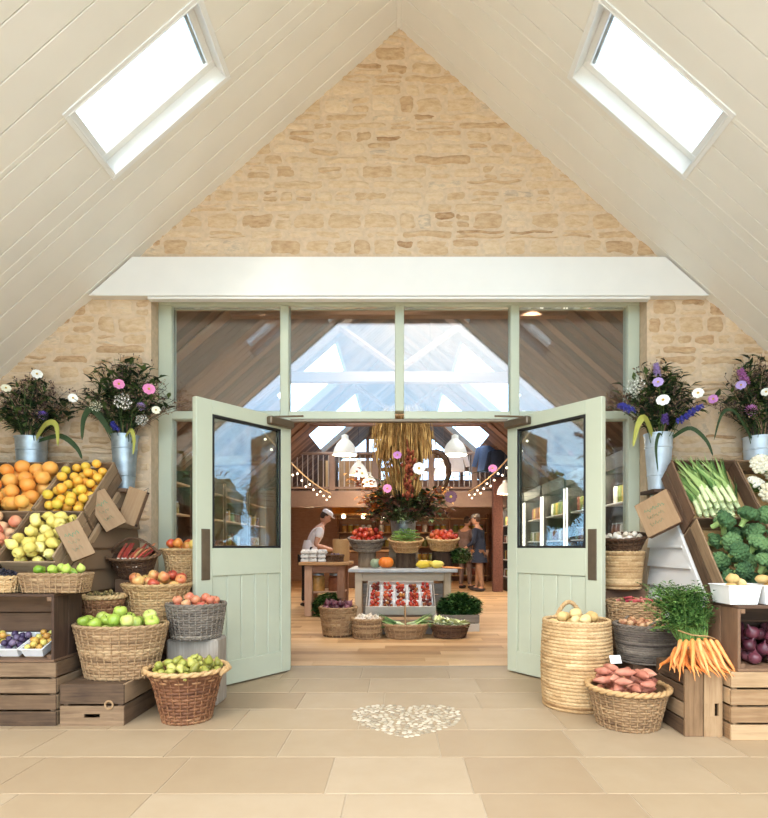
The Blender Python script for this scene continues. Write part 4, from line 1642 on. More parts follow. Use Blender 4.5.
# carrots
M_FROND = tinted('carrot_fronds', [(0, rgb(38, 70, 30)), (0.5, rgb(72, 112, 46)), (1, rgb(126, 158, 82))], 0.6, 20, 0.2, 0)
cks = []
for lay in range(3):
    n = (11, 10, 8)[lay]
    for k in range(n):
        u = (k - (n - 1) / 2) / n * 2
        x = 1.635 + u * (0.088 - 0.01 * lay)
        yaw = radians(-90) + u * radians(46) + RN.uniform(-0.08, 0.08)
        W = T(x, 3.16 - 0.03 * lay + 0.05 * abs(u), 0.39 + 0.05 * lay + RN.uniform(0, 0.012), yaw, 0, radians(7 + 15 * lay + 6 * max(0, u)))
        cks.append(K_CARROT.put(W, 'orange carrot in the leafy bunch on the upended pale crate', 'carrot', 'carrots in the bunch'))
for k in range(6):
    u = (-1.0, -0.6, -0.2, 0.25, 0.6, 1.0)[k]
    W = T(1.64 + u * 0.08, 3.05, 0.525 - 0.012 * abs(u), radians(-90) + u * radians(44), 0, radians(50 + 8 * max(0, u)))
    cks.append(K_CARROT.put(W, 'orange carrot in the leafy bunch on the upended pale crate', 'carrot', 'carrots in the bunch'))
g = MB()
for k in range(330):
    p = Vector((1.645 + RN.uniform(-0.07, 0.07), 3.14 + RN.uniform(-0.02, 0.05), 0.48 + RN.uniform(0, 0.05)))
    tip = Vector((1.60 + min(0.13, max(-0.2, RN.gauss(0, 0.095))), 3.19 + RN.uniform(-0.1, 0.08), 0.55 + RN.random() * 0.27))
    mid = p.lerp(tip, 0.5) + Vector((0, 0, 0.05))
    g.tube([p, mid, tip], [0.003, 0.002, 0.001], 4, tint=0.8)
    for j in range(10):
        q = mid.lerp(tip, RN.random()) + Vector((RN.gauss(0, 0.016), RN.gauss(0, 0.016), RN.gauss(0, 0.014)))
        a = RN.uniform(0, 6.28)
        g.leaf(q, (cos(a), sin(a), RN.uniform(-0.3, 0.7)), RN.uniform(0.02, 0.036), RN.uniform(0.016, 0.026), 0.4, 2, 0.4)
gt = g.build('carrot_greens', M_FROND, ang=80)
tag(gt, 'bushy green carrot tops above the orange carrots on the upended crate', 'carrot greens', None, 'stuff')
tw = MB().tube([(1.54, 3.10, 0.56), (1.58, 3.03, 0.545), (1.66, 3.02, 0.54), (1.72, 3.06, 0.52)], 0.004, 6)
tag(tw.build('twine', M_WICKL), 'pale twine tied round the bunch of carrots', 'twine')

bk = basket('tall seagrass basket of potatoes with a plaited loop, in front of the door', T(1.145, 3.63, 0), 0.545, 0.205, 0.205, 1.0, M_SEAG, 44, 0.021, 0.006, 0.005, 0.011, fill=0.14, belly=0.012, twist=1.3, name='seagrass_basket')
loop_handle(bk, radians(60), radians(115), 0.135, 0.014, M_SEAG)
fill(bk, K_POTATO, 26, (0.03, 0.037), 0.05, 'pale potato in the tall seagrass basket', 'potato', 'potatoes in the seagrass basket', long=0.9, unit=0.034)

bk = basket('round wicker basket heaped with sweet potatoes on the paving', T(1.315, 3.235, 0), 0.215, 0.165, 0.215, 1.0, M_WICK, 30, 0.015, fill=0.25, rim=0.016, rimmat=M_WICKL, flare=0.01)
fill(bk, K_SWEET, 46, (0.019, 0.025), 0.14, 'pink sweet potato in the round basket on the paving', 'sweet potato', 'sweet potatoes', long=1.8, unit=0.027, tries=40)
cd = MB().box((0, 0, 0), (0.07, 0.004, 0.05), bev=0.001)
co_ = cd.build('price_card', M_PAPER)
co_.matrix_world = T(1.30, 3.375, 0.345, radians(8), radians(-25))
tag(co_, 'small white card stuck behind the sweet potatoes', 'card')

crate('upended crate under the dark basket of shallots', T(1.63, 3.70, 0), 0.28, 0.26, 0.27, 2, M_CRATED)
bk = basket('dark grey basket of shallots with two loop handles behind the sweet potatoes', T(1.625, 3.70, 0.2705), 0.235, 0.165, 0.2, 1.0, M_WICKG, 40, 0.014, 0.005, 0.004, 0.012, fill=0.2, twist=1.0)
loop_handle(bk, radians(65), radians(115), 0.07, 0.007, M_WICKG)
loop_handle(bk, radians(245), radians(295), 0.06, 0.007, M_WICKG)
fill(bk, K_SHALLOT, 85, (0.018, 0.023), 0.045, 'brown shallot in the dark grey basket with loop handles', 'shallot', 'shallots in the dark basket', tries=20)

crate('upended crate under the low basket of red chillies', T(1.70, 4.06, 0), 0.3, 0.28, 0.43, 3, M_CRATED)
bk = basket('low brown basket of red chillies behind the shallots', T(1.69, 4.045, 0.4305), 0.195, 0.185, 0.205, 1.0, M_WICK, 32, 0.016, fill=0.22)


def chilli():
    o = MB().tube([(-0.042, 0, 0), (-0.03, 0, 0.001), (0.008, 0.004, 0), (0.043, 0.008, -0.002), (0.068, 0.014, 0)], [0.004, 0.010, 0.0095, 0.006, 0.0008], 8, tint=0.5).build('chilli', F_CHILI, ang=80)
    MB().tube([(-0.066, 0.003, 0.004), (-0.052, 0, 0), (-0.038, 0, 0.0)], [0.0018, 0.002, 0.0065], 6).build('stalk', M_LEAFV, o)
    return o


K_CHILI = Kind(chilli, chilli)
heap(K_CHILI, bk['M'], 52, (0.009, 0.011), bk['R'], bk['Ry'], bk['fz'], bk['h'], 0.03, 'red chilli in the low brown basket behind the shallots', 'chilli', 'chillies in the low basket', unit=0.011, long=6.5, tries=20, wall=(bk['Rlo'], bk['R']))

crate('tall upended crate under the seagrass basket by the green post', T(1.72, 4.365, 0), 0.3, 0.19, 0.70, 5, M_CRATED)
bk = basket('round seagrass basket carrying the dark basket of garlic', T(1.706, 4.31, 0.7005), 0.275, 0.135, 0.16, 1.0, M_SEAG, 34, 0.021, 0.006, 0.005, 0.011, fill=0.1, twist=1.3, name='seagrass_basket')
MG = T(1.715, 4.29, 0.999, 0, radians(9), radians(-5))
bk = basket('shallow dark tilted basket of garlic bulbs beside the green post', MG, 0.1, 0.12, 0.165, 0.9, M_WICKD, 26, 0.014, 0.005, fill=0.5, flare=0.015)
fill(bk, K_GARLIC, 26, (0.021, 0.026), 0.03, 'white garlic bulb in the shallow dark basket', 'garlic', 'garlic bulbs')

for k, x in enumerate((1.84, 2.03, 2.225)):
    M = T(x, 3.08, 0.713)
    punnet(('white punnet of potatoes at the outer corner, above the open onion crate', 'white punnet of potatoes second from the carrots', 'white punnet of potatoes at the picture edge')[k], M, 0.175, 0.19, 0.10)
    heap(K_POTATO, M, 14, (0.025, 0.031), 0.078, 0.085, 0.055, 0.10, 0.035, 'pale potato in %s' % ('the outer white punnet above the onions', 'the second white punnet above the onions', 'the white punnet at the picture edge')[k], 'potato', 'potatoes in white punnet %s' % ('at the corner', 'in the middle', 'at the picture edge')[k], sq=8, long=0.9, unit=0.034)

# ------------------------------------------------------------------ board signs with green handwriting
M_INK = plain('green_paint', rgb(92, 130, 96), 0.7, var=0.04)
M_SIGN = wood('brown_sign_board', rgb(116, 88, 62), rgb(158, 126, 94), rgb(190, 160, 124), amt=0.3)


def sign(label, M, w, h, t=0.03, lines=3, ink=True, name='board_sign'):
    """board standing in its local xz plane, its face towards -y"""
    root = thing(name, label, 'sign', M)
    MB().box((0, 0, h / 2), (w, 0.01, h), bev=0.002, tint=0.5).build('board', M_SIGN, root)
    fr = MB()
    for (c, s) in (((0, t / 2 + 0.005, 0.008), (w, t, 0.016)), ((0, t / 2 + 0.005, h - 0.008), (w, t, 0.016)), ((-w / 2 + 0.006, t / 2 + 0.005, h / 2), (0.012, t, h - 0.034)), ((w / 2 - 0.006, t / 2 + 0.005, h / 2), (0.012, t, h - 0.034))):
        fr.box(c, s, bev=0.002)
    fr.build('frame', M_CRATED, root)
    if ink:
        mb = MB()
        for k in range(lines):
            z = h * (0.68 - 0.2 * k)
            x = -w * 0.3
            pts = []
            i = 0
            while x < w * (0.3 - 0.08 * k):
                pts.append((x, -0.0056, z + 0.013 * sin(i * 1.9) + 0.006 * sin(i * 0.8 + k)))
                x += 0.0065
                i += 1
            mb.tube(pts, 0.0026, 5, flat=0.35)
        mb.build('handwriting', M_INK, root)
    MB().tube([(w * 0.3, 0.0, h - 0.005), (w * 0.36, 0.03, h + 0.03), (w * 0.38, t, h - 0.004)], 0.002, 5).build('wire', M_BLACK, root)
    return root


sign('brown board sign standing by the upper citrus crate, nearest the wall', T(-1.955, 4.02, 1.19, radians(-14), radians(-8), radians(17)), 0.15, 0.26, ink=False)
sign('brown board sign with faint green writing leaning between citrus crate and plain board', T(-1.975, 3.93, 1.16, radians(40), radians(-8), radians(-30)), 0.15, 0.27)
sign('brown board sign with green writing hung in front of the quince crate', T(-1.96, 3.50, 0.955, radians(34), radians(-12), radians(-24)), 0.135, 0.235)
sign('thick brown board sign with green writing leaning on the white clapboard', T(1.865, 3.95, 1.14, radians(-46), radians(-8), radians(-26)), 0.25, 0.265, 0.045)

# ------------------------------------------------------------------ heart of pebbles in the paving
M_PEB = tinted('white_pebbles', [(0, rgb(146, 132, 112)), (0.5, rgb(178, 164, 140)), (1, rgb(200, 188, 168))], 0.5, 30, 0.15, 0.1)


def in_heart(x, y):
    X, Y = x * 1.16, y * 1.16 + 0.1
    return (X * X + Y * Y - 1) ** 3 - X * X * Y ** 3 < 0


hm = MB()
pts = []
for k in range(9000):
    x, y = RN.uniform(-1.1, 1.1), RN.uniform(-1.15, 1.1)
    if in_heart(x, y) and all((x - a) ** 2 + (y - b) ** 2 > 0.080 ** 2 for a, b in pts):
        pts.append((x, y))
for (x, y) in pts:
    hm.ball((x * 0.335, y * 0.33, 0.0005), 0.0165, 8, 5, (RN.uniform(0.85, 1.1), RN.uniform(0.7, 1.0), 0.35))
ho = hm.build('pebble_heart', M_PEB, ang=80)
ho.location = (0.05, 3.30, 0)
tag(ho, 'heart of white pebbles set into the stone paving before the doors', 'mosaic')

# ------------------------------------------------------------------ buckets of flowers on the stand shelves
M_DKGRN = tinted('dark_foliage', [(0, rgb(22, 36, 20)), (0.5, rgb(48, 66, 36)), (1, rgb(98, 116, 62))], 0.65, 18, 0.25, 0.1)
M_DRY = tinted('dry_sprigs', [(0, rgb(58, 42, 44)), (0.5, rgb(112, 86, 76)), (1, rgb(176, 148, 108))], 0.8, 18, 0.3, 0.1)
M_YLEAF = tinted('yellow_green_leaf', [(0, rgb(120, 128, 50)), (1, rgb(196, 186, 92))], 0.55, 18, 0.3, 0.1)


def bucket(label, x, y, z, h, rb, rt, name='metal_bucket', mat=None):
    root = thing(name, label, 'bucket', T(x, y, z))
    mb = MB()
    prof = [(0, 0.0), (rb, 0.0), (rb, 0.008)]
    for i in range(1, 9):
        t = i / 8
        r = rb + (rt - rb) * t
        prof.append((r, h * t))
        if i in (2, 6):
            prof += [(r + 0.004, h * t + 0.004), (r + 0.004, h * t + 0.010), (r + 0.0008, h * t + 0.014)]
    prof += [(rt + 0.006, h), (rt + 0.006, h + 0.008), (rt - 0.003, h + 0.008), (rt - 0.006, h * 0.9), (rb - 0.004, 0.02), (0, 0.02)]
    mb.lathe(prof, 40, tint=0.5)
    mb.build('body', mat or M_STEEL, root)
    return (x, y, z + h, rt)


def clampy(p, lim=4.455):
    return Vector((p.x, min(p.y, lim), p.z))


def bouquet(mouth, tag_txt, W, H, ngreen=110, ndry=90, xlim=None):
    """W half spread, H height above the mouth"""
    x, y, z, r = mouth
    g, d = MB(), MB()
    for k in range(ngreen + ndry):
        a = RN.uniform(0, 2 * pi)
        tl = RN.random() ** 0.7
        q = RN.uniform(0.45, 1.0)
        ex, ey, ez = cos(a) * W * tl * q, -abs(sin(a)) * 0.16 * tl + 0.05, H * (1.0 - 0.62 * tl * tl) * q
        p0 = Vector((x + cos(a) * r * 0.5 * RN.random(), y + sin(a) * r * 0.5, z - 0.12))
        p3 = clampy(Vector((x + ex, y + ey, z + ez)))
        p1 = p0.lerp(p3, 0.35) + Vector((-ex * 0.18, 0, 0.06))
        p2 = p0.lerp(p3, 0.72) + Vector((-ex * 0.08, 0, 0.05))
        p1, p2 = clampy(p1), clampy(p2)
        green = k < ngreen
        mb = g if green else d
        mb.tube([p0, p1, p2, p3], [0.0032, 0.0026, 0.002, 0.0012], 4)
        if green:
            for j in range(9):
                t = RN.random() ** 1.3
                c = p1.lerp(p2, t * 2) if t < 0.5 else p2.lerp(p3, t * 2 - 1)
                b = RN.uniform(0, 6.28)
                ln = RN.uniform(0.045, 0.11)
                dr = Vector((cos(b), -abs(sin(b)) * 0.6, RN.uniform(-0.2, 0.7)))
                mb.leaf(c, dr, ln, ln * RN.uniform(0.25, 0.45), 0.8, 3, 0.3)
        else:
            for j in range(9):
                t = RN.random()
                c = p2.lerp(p3, t)
                c2 = clampy(c + Vector((RN.gauss(0, 0.02), RN.gauss(0, 0.015), RN.uniform(0, 0.035))))
                mb.tube([c, c2], 0.0009, 3)
                mb.ball(c2, RN.uniform(0.003, 0.0065), 6, 4, (1, 1, 1.3))
    go = g.build('foliage', M_DKGRN, ang=80)
    tag(go, 'dark green leaves in the ' + tag_txt, 'foliage', None, 'stuff')
    do = d.build('dried_sprigs', M_DRY, ang=80)
    tag(do, 'brown dried seed sprigs in the ' + tag_txt, 'foliage', None, 'stuff')


FM = {}


def fmat(name, c):
    if name not in FM:
        FM[name] = plain('petal_' + name, rgb(*c), 0.6, var=0.06, scale=40)
    return FM[name]


F_EYE = plain('flower_eye', rgb(206, 164, 60), 0.8)
PET = {'white': (240, 236, 226), 'pink': (226, 130, 176), 'lilac': (176, 150, 206), 'purple': (122, 92, 178), 'blue': (84, 84, 186), 'cream': (232, 226, 196), 'mauve': (190, 120, 180), 'maroon': (96, 52, 66)}


def flower(kind, colour, mouth, tip, size, label, group=None):
    x, y, z, r = mouth
    tip = clampy(Vector(tip))
    nm = {'daisy': 'cosmos_flower', 'spike': 'delphinium', 'umbel': 'phlox_cluster', 'pompom': 'scabious_flower'}[kind]
    dx = tip.x - x
    p0 = Vector((x + max(-1, min(1, dx / 0.3)) * r * 0.55, y - 0.02, z - 0.12))
    p1 = clampy(p0.lerp(tip, 0.5) + Vector((-dx * 0.15, -0.03, 0.06)))
    root = thing(nm, label, 'flower', T(*p0), group)
    L = [Vector((0, 0, 0)), p1 - p0, tip - p0]
    MB().tube(L, [0.003, 0.0025, 0.002], 5).build('stem', M_DKGRN, root)
    t = tip - p0
    face = Vector((-tip.x * 0.25, -1, RN.uniform(0.1, 0.6))).normalized()
    q = face.to_track_quat('Z', 'Y').to_matrix().to_4x4()
    F = Matrix.Translation(t) @ q
    bm = MB()
    if kind == 'daisy':
        n = 8
        for k in range(n):
            a = 2 * pi * k / n + RN.uniform(-0.1, 0.1)
            u, v = Vector((cos(a), sin(a), 0)), Vector((-sin(a), cos(a), 0))
            vs = []
            for (l, w, h) in ((0.08, 0.1, 0.02), (0.5, 0.34, 0.14), (0.85, 0.36, 0.1), (1.0, 0.18, 0.02)):
                vs += [u * l * size - v * w * size + Vector((0, 0, h * size)), u * l * size + Vector((0, 0, (h - 0.05) * size)), u * l * size + v * w * size + Vector((0, 0, (h + 0.02) * size))]
            fs = []
            for i in range(3):
                b = i * 3
                fs += [[b, b + 3, b + 4, b + 1], [b + 1, b + 4, b + 5, b + 2]]
            bm.add(vs, fs, 0.5, M=F)
        bm.build('petals', fmat(colour, PET[colour]), root, ang=80)
        MB().ball((0, 0, 0.1 * size), size * 0.22, 10, 6, (1, 1, 0.6), M=F).build('flower_centre', F_EYE, root)
    elif kind == 'spike':
        d = (tip - p1).normalized()
        for k in range(22):
            u = k / 22
            c = t - d * (size * 2.6 * u)
            a = k * 2.4
            side = Vector((cos(a), sin(a) * 0.8, 0.1))
            w = size * (0.25 + 0.5 * u)
            for j in range(5):
                b = j * 1.257
                bm.leaf(c + side * w * 0.6, side + Vector((cos(b) * 0.8, 0, sin(b) * 0.8)), size * 0.7, size * 0.55, 0.1, 2, 0.2)
        bm.build('blooms', fmat(colour, PET[colour]), root, ang=80)
    elif kind == 'umbel':
        for k in range(26):
            a, rr = k * 2.4, sqrt(k / 26) * size
            c = Vector((rr * cos(a), rr * sin(a), RN.uniform(-0.1, 0.25) * size))
            for j in range(5):
                b = j * 1.257 + k
                bm.leaf(tuple(F @ c), (q @ Vector((cos(b), sin(b), 0.15))), size * 0.24, size * 0.26, 0.1, 2, 0.2)
        bm.build('blooms', fmat(colour, PET[colour]), root, ang=80)
        st_ = MB()
        for k in range(8):
            a = k * 0.785
            st_.tube([t + (q @ Vector((0, 0, -size * 0.5))), F @ Vector((size * 0.7 * cos(a), size * 0.7 * sin(a), -0.05 * size))], 0.0012, 4)
        st_.build('stalks', M_DKGRN, root)
    else:
        for k in range(40):
            a, rr = k * 2.4, sqrt(k / 40)
            c = Vector((rr * size * 0.7 * cos(a), rr * size * 0.7 * sin(a), (1 - rr * rr) * size * 0.4))
            bm.leaf(tuple(F @ c), q @ Vector((cos(a) * rr, sin(a) * rr, 0.8)), size * 0.42, size * 0.26, 0.3, 2, 0.2)
        bm.build('petals', fmat(colour, PET[colour]), root, ang=80)


def long_leaf(mouth, pts, w, mat, label):
    """a long hanging blade"""
    x, y, z, r = mouth
    P = [Vector(p) for p in pts]
    mb = MB()
    rows = []
    n = 14
    for i in range(n + 1):
        t = i / n * (len(P) - 1)
        k = min(len(P) - 2, int(t))
        f = t - k
        pm = P[max(k - 1, 0)], P[k], P[k + 1], P[min(k + 2, len(P) - 1)]
        c = 0.5 * ((2 * pm[1]) + (pm[2] - pm[0]) * f + (2 * pm[0] - 5 * pm[1] + 4 * pm[2] - pm[3]) * f * f + (3 * pm[1] - pm[0] - 3 * pm[2] + pm[3]) * f ** 3)
        rows.append(c)
    vs, fs = [], []
    for i, c in enumerate(rows):
        d = (rows[min(i + 1, n)] - rows[max(i - 1, 0)]).normalized()
        s = d.cross(Vector((0, -1, 0.2)))
        s = s.normalized() if s.length > 0.05 else Vector((1, 0, 0))
        ww = w * (0.25 + 0.75 * sin(pi * min(1, 0.15 + 0.85 * i / n))) if i < n else 0.001
        vs += [c - s * ww / 2, c + Vector((0, 0.004, 0)), c + s * ww / 2]
    for i in range(n):
        a = i * 3
        fs += [[a, a + 1, a + 4, a + 3], [a + 1, a + 2, a + 5, a + 4]]
    mb.add(vs, fs, 0.5)
    tag(mb.build('long_leaf', mat, ang=80), label, 'leaf')


SHZ = 1.4605
b1 = bucket('wide grey metal bucket of dried flowers above the grapefruit crate', -2.855, 4.368, SHZ, 0.40, 0.09, 0.112)
b2 = bucket('tall tapering grey metal vase of flowers above the small citrus crate', -2.135, 4.375, SHZ, 0.42, 0.07, 0.098, 'metal_vase')
M_PALE = plain('white_enamel', rgb(196, 204, 210), 0.4, 0.35, var=0.06, scale=10)
b3 = bucket('tall pale metal vase of flowers above the leek crate', 2.02, 4.375, SHZ, 0.43, 0.075, 0.105, 'metal_vase', M_PALE)
b4 = bucket('wide pale bucket of flowers at the picture edge above the cauliflowers', 2.80, 4.368, SHZ, 0.405, 0.095, 0.112, mat=M_PALE)
bouquet(b1, 'bouquet of the wide grey bucket above the grapefruit', 0.44, 0.54, 110, 170)
bouquet(b2, 'bouquet of the tall grey vase beside the green post', 0.52, 0.68, 150, 120)
bouquet(b3, 'bouquet of the tall pale vase above the leeks', 0.46, 0.62, 160, 110)
bouquet(b4, 'bouquet of the wide pale bucket at the picture edge', 0.48, 0.68, 110, 170)
v2, v3 = 'the tall grey vase', 'the tall pale vase'
FL = [
    ('daisy', 'white', b1, (37, 374, 4.24), 0.045, 'white cosmos standing highest in the wide grey bucket'),
    ('daisy', 'cream', b1, (6, 388, 4.2), 0.04, 'cream cosmos at the picture edge in the wide grey bucket'),
    ('pompom', 'purple', b1, (43, 416, 4.16), 0.04, 'purple scabious low in the wide grey bucket'),
    ('pompom', 'maroon', b1, (25, 382, 4.22), 0.022, 'small maroon scabious beside the white cosmos of the wide grey bucket'),
    ('daisy', 'pink', b2, (149, 389, 4.2), 0.052, 'large pink cosmos nearest the post in ' + v2),
    ('daisy', 'pink', b2, (119, 384, 4.2), 0.046, 'pink cosmos above the white phlox in ' + v2),
    ('umbel', 'white', b2, (123, 402, 4.16), 0.06, 'large white phlox cluster in the middle of ' + v2),
    ('umbel', 'white', b2, (142, 420, 4.18), 0.042, 'white phlox cluster hanging lowest in ' + v2),
    ('umbel', 'cream', b2, (96, 406, 4.2), 0.042, 'cream phlox cluster beside the dark hanging leaf of ' + v2),
    ('pompom', 'lilac', b2, (141, 407, 4.18), 0.036, 'pale lilac scabious below the large pink cosmos of ' + v2),
    ('daisy', 'white', b2, (73, 398, 4.22), 0.04, 'white cosmos leaning out towards the wide bucket from ' + v2),
    ('spike', 'blue', b2, (112, 423, 4.2), 0.028, 'deep blue delphinium low in ' + v2),
    ('daisy', 'cream', b2, (156, 410, 4.22), 0.036, 'cream cosmos leaning over the green post from ' + v2),
    ('umbel', 'white', b3, (636, 385, 4.18), 0.062, 'large white phlox cluster leaning over the green post from ' + v3),
    ('daisy', 'white', b3, (663, 400, 4.14), 0.055, 'white cosmos at the centre of ' + v3),
    ('daisy', 'white', b3, (698, 393, 4.16), 0.048, 'white cosmos leaning away from the post in ' + v3),
    ('daisy', 'lilac', b3, (658, 382, 4.2), 0.045, 'pale lilac cosmos above the central white cosmos of ' + v3),
    ('spike', 'lilac', b3, (656, 364, 4.22), 0.03, 'tall lilac delphinium standing highest in ' + v3),
    ('spike', 'purple', b3, (665, 415, 4.14), 0.032, 'purple delphinium low over the rim of ' + v3),
    ('spike', 'blue', b3, (620, 405, 4.16), 0.04, 'blue delphinium in front of the glazed screen in ' + v3),
    ('spike', 'blue', b3, (690, 414, 4.14), 0.036, 'deep blue delphinium low on the wall side of ' + v3),
    ('spike', 'blue', b3, (701, 406, 4.18), 0.034, 'blue delphinium reaching farthest along the wall from ' + v3),
    ('daisy', 'mauve', b4, (713, 399, 4.2), 0.04, 'mauve cosmos nearest the pale vase in the wide pale bucket'),
    ('spike', 'mauve', b4, (740, 370, 4.2), 0.038, 'tall mauve delphinium in the wide pale bucket'),
    ('daisy', 'lilac', b4, (741, 385, 4.18), 0.042, 'lilac cosmos below the tall mauve delphinium'),
    ('pompom', 'mauve', b4, (751, 411, 4.16), 0.05, 'mauve scabious low in the wide pale bucket'),
    ('daisy', 'white', b4, (766, 392, 4.2), 0.04, 'white cosmos at the picture edge in the wide pale bucket'),
]
for kd, colr, b, (px, py, yy), sz, lab in FL:
    flower(kd, colr, b, at(px, py, yy), sz * (0.86 if kd == 'daisy' else 1.05), lab)
long_leaf(b1, [(b1[0] + 0.06, b1[1] - 0.06, b1[2] - 0.03), at(46, 424, 4.2), at(56, 425, 4.18), at(58, 446, 4.17)], 0.045, M_YLEAF, 'yellowing blade bending over the rim of the wide grey bucket')
long_leaf(b1, [(b1[0] + 0.07, b1[1] - 0.05, b1[2] - 0.03), at(60, 436, 4.22), at(76, 447, 4.2), at(82, 459, 4.2)], 0.04, M_DKGRN, 'dark blade hanging from the wide grey bucket towards the citrus crate')
long_leaf(b2, [(b2[0] - 0.05, b2[1] - 0.05, b2[2] - 0.03), at(94, 410, 4.22), at(84, 418, 4.2), at(82, 440, 4.2)], 0.05, M_DKGRN, 'dark blade hanging from the tall grey vase')
long_leaf(b2, [(b2[0] + 0.03, b2[1] - 0.07, b2[2] - 0.03), at(131, 430, 4.2), at(134, 440, 4.2), at(133, 455, 4.2)], 0.03, M_YLEAF, 'yellow-green blade over the front of the tall grey vase')
long_leaf(b3, [(b3[0] - 0.06, b3[1] - 0.05, b3[2] - 0.03), at(645, 418, 4.2), at(638, 425, 4.18), at(633, 447, 4.17)], 0.05, M_YLEAF, 'yellow-green blade bending towards the green post from the tall pale vase')
long_leaf(b3, [(b3[0] + 0.0, b3[1] - 0.08, b3[2] - 0.03), at(659, 434, 4.2), at(656, 448, 4.2), at(658, 472, 4.22)], 0.025, M_DKGRN, 'thin dark blade trailing down the front of the tall pale vase')
long_leaf(b3, [(b3[0] + 0.08, b3[1] - 0.05, b3[2] - 0.03), at(690, 428, 4.2), at(706, 440, 4.18), at(713, 456, 4.16)], 0.035, M_DKGRN, 'dark blade reaching from the tall pale vase towards the cauliflower crate')
long_leaf(b4, [(b4[0] - 0.08, b4[1] - 0.05, b4[2] - 0.03), at(735, 412, 4.2), at(722, 414, 4.2), at(714, 440, 4.18)], 0.025, M_DKGRN, 'dark blade drooping from the wide pale bucket above the leeks')
# ------------------------------------------------------------------ the shop behind the doors
M_TABLE = wood('pale_table_wood', rgb(120, 96, 74), rgb(172, 146, 116), rgb(206, 184, 156))
M_SLATE = plain('grey_table_top', rgb(178, 178, 176), 0.45, var=0.06)
M_BEAN = fruit('green_bean', [(0.2, rgb(96, 138, 60)), (0.5, rgb(136, 172, 84)), (0.85, rgb(176, 200, 120))], 0.5, 10, 0.5)
M_PUMP = fruit('pumpkin_skin', [(0.3, rgb(226, 104, 24)), (0.7, rgb(240, 140, 48))], 0.45, 6, 0.3)
M_GOURD = fruit('gourd_skin', [(0.3, rgb(112, 128, 104)), (0.7, rgb(160, 172, 140))], 0.5, 6, 0.3)
M_SQUASH = fruit('squash_skin', [(0.3, rgb(226, 196, 60)), (0.7, rgb(240, 224, 120))], 0.45, 6, 0.5)
M_WHEAT = tinted('dried_wheat', [(0, rgb(84, 58, 30)), (0.5, rgb(158, 120, 68)), (1, rgb(214, 180, 116))], 0.85, 20, 0.25, 0)
M_AMAR = tinted('red_amaranth', [(0, rgb(84, 36, 26)), (1, rgb(146, 74, 50))], 0.85, 20, 0.25, 0)
M_AUT = tinted('autumn_leaves', [(0, rgb(150, 66, 30)), (0.5, rgb(214, 122, 52)), (1, rgb(232, 184, 100))], 0.6, 20, 0.2, 0)
M_ENAM = plain('lamp_enamel', rgb(226, 222, 208), 0.35, 0.0, var=0.02)
M_GLOWL = glow('lamp_bulb', (1.0, 0.78, 0.5, 1), 7)
M_STRIP = glow('fridge_light', (1.0, 0.9, 0.78, 1), 2.2)
M_BULB = glow('festoon_bulb', (1.0, 0.82, 0.6, 1), 2.5)
M_CORD = plain('lamp_cord', rgb(96, 84, 76), 0.8)
M_RAIL = plain('taupe_paint', rgb(150, 122, 104), 0.6, var=0.03)
M_BALU = plain('balusters', rgb(186, 172, 160), 0.5, var=0.03)
M_FRIDGE = plain('fridge_body', rgb(62, 56, 52), 0.5, 0.2)
M_SKIN = plain('skin', rgb(204, 152, 124), 0.6, var=0.03)
M_TEE = plain('white_cotton', rgb(236, 228, 226), 0.8, var=0.02)
M_DARKC = plain('dark_cloth', rgb(40, 38, 42), 0.85)
M_NAVY = plain('navy_coat', rgb(36, 44, 62), 0.85)
M_TAN = plain('tan_trousers', rgb(158, 120, 94), 0.85)
M_TAUPE = plain('taupe_coat', rgb(120, 98, 90), 0.85)
M_HAIR = plain('brown_hair', rgb(74, 52, 38), 0.8)
M_SHOE = plain('dark_shoes', rgb(44, 32, 28), 0.6)
M_CAPG = plain('tweed_cap', rgb(126, 118, 108), 0.9)


def table(label, x0, x1, y0, y1, z, top_t, topmat, legmat, shelf=None, name='display_table', leg=0.09):
    root = thing(name, label, 'table', T((x0 + x1) / 2, (y0 + y1) / 2, 0))
    w, d = x1 - x0, y1 - y0
    MB().box((0, 0, z - top_t / 2), (w, d, top_t), bev=0.008).build('tabletop', topmat, root)
    lx, ly = w / 2 - 0.08 - leg / 2, d / 2 - 0.06 - leg / 2
    for sx in (-1, 1):
        for sy in (-1, 1):
            MB().box((sx * lx, sy * ly, (z - top_t) / 2), (leg, leg, z - top_t), bev=0.006).build('leg', legmat, root)
    ap = MB()
    for sy in (-1, 1):
        ap.box((0, sy * ly, z - top_t - 0.055), (2 * lx - leg, 0.025, 0.11), bev=0.003)
    for sx in (-1, 1):
        ap.box((sx * lx, 0, z - top_t - 0.055), (0.025, 2 * ly - leg, 0.11), bev=0.003)
    ap.build('apron', legmat, root)
    if shelf:
        MB().box((0, 0, shelf - 0.015), (w - 0.2, 2 * ly - leg - 0.004, 0.03), bev=0.004).build('shelf', legmat, root)
    return root


TZ = 0.746
table('grey-topped table in the shop doorway carrying baskets of vegetables', -0.635, 0.735, 7.0, 8.15, TZ, 0.045, M_SLATE, M_TABLE)
tb = list(COL.objects)[-1].parent
mb = MB()
for k in range(3):
    mb.box((0.0, -0.42, 0.2 + 0.145 * k), (1.02, 0.02, 0.138), bev=0.004)
mb.build('plank_panel', M_GREYWOOD, tb)
K_DTOM = Kind(globe('tomato', 0.04, fruit('dark_tomato_skin', [(0.2, rgb(84, 28, 24)), (0.5, rgb(130, 46, 32)), (0.85, rgb(196, 130, 60))], 0.25, 6, 0.8), CITRUS, 14, extra=calyx))
K_TOM = Kind(globe('tomato', 0.04, F_TOM, CITRUS, 14, extra=calyx))


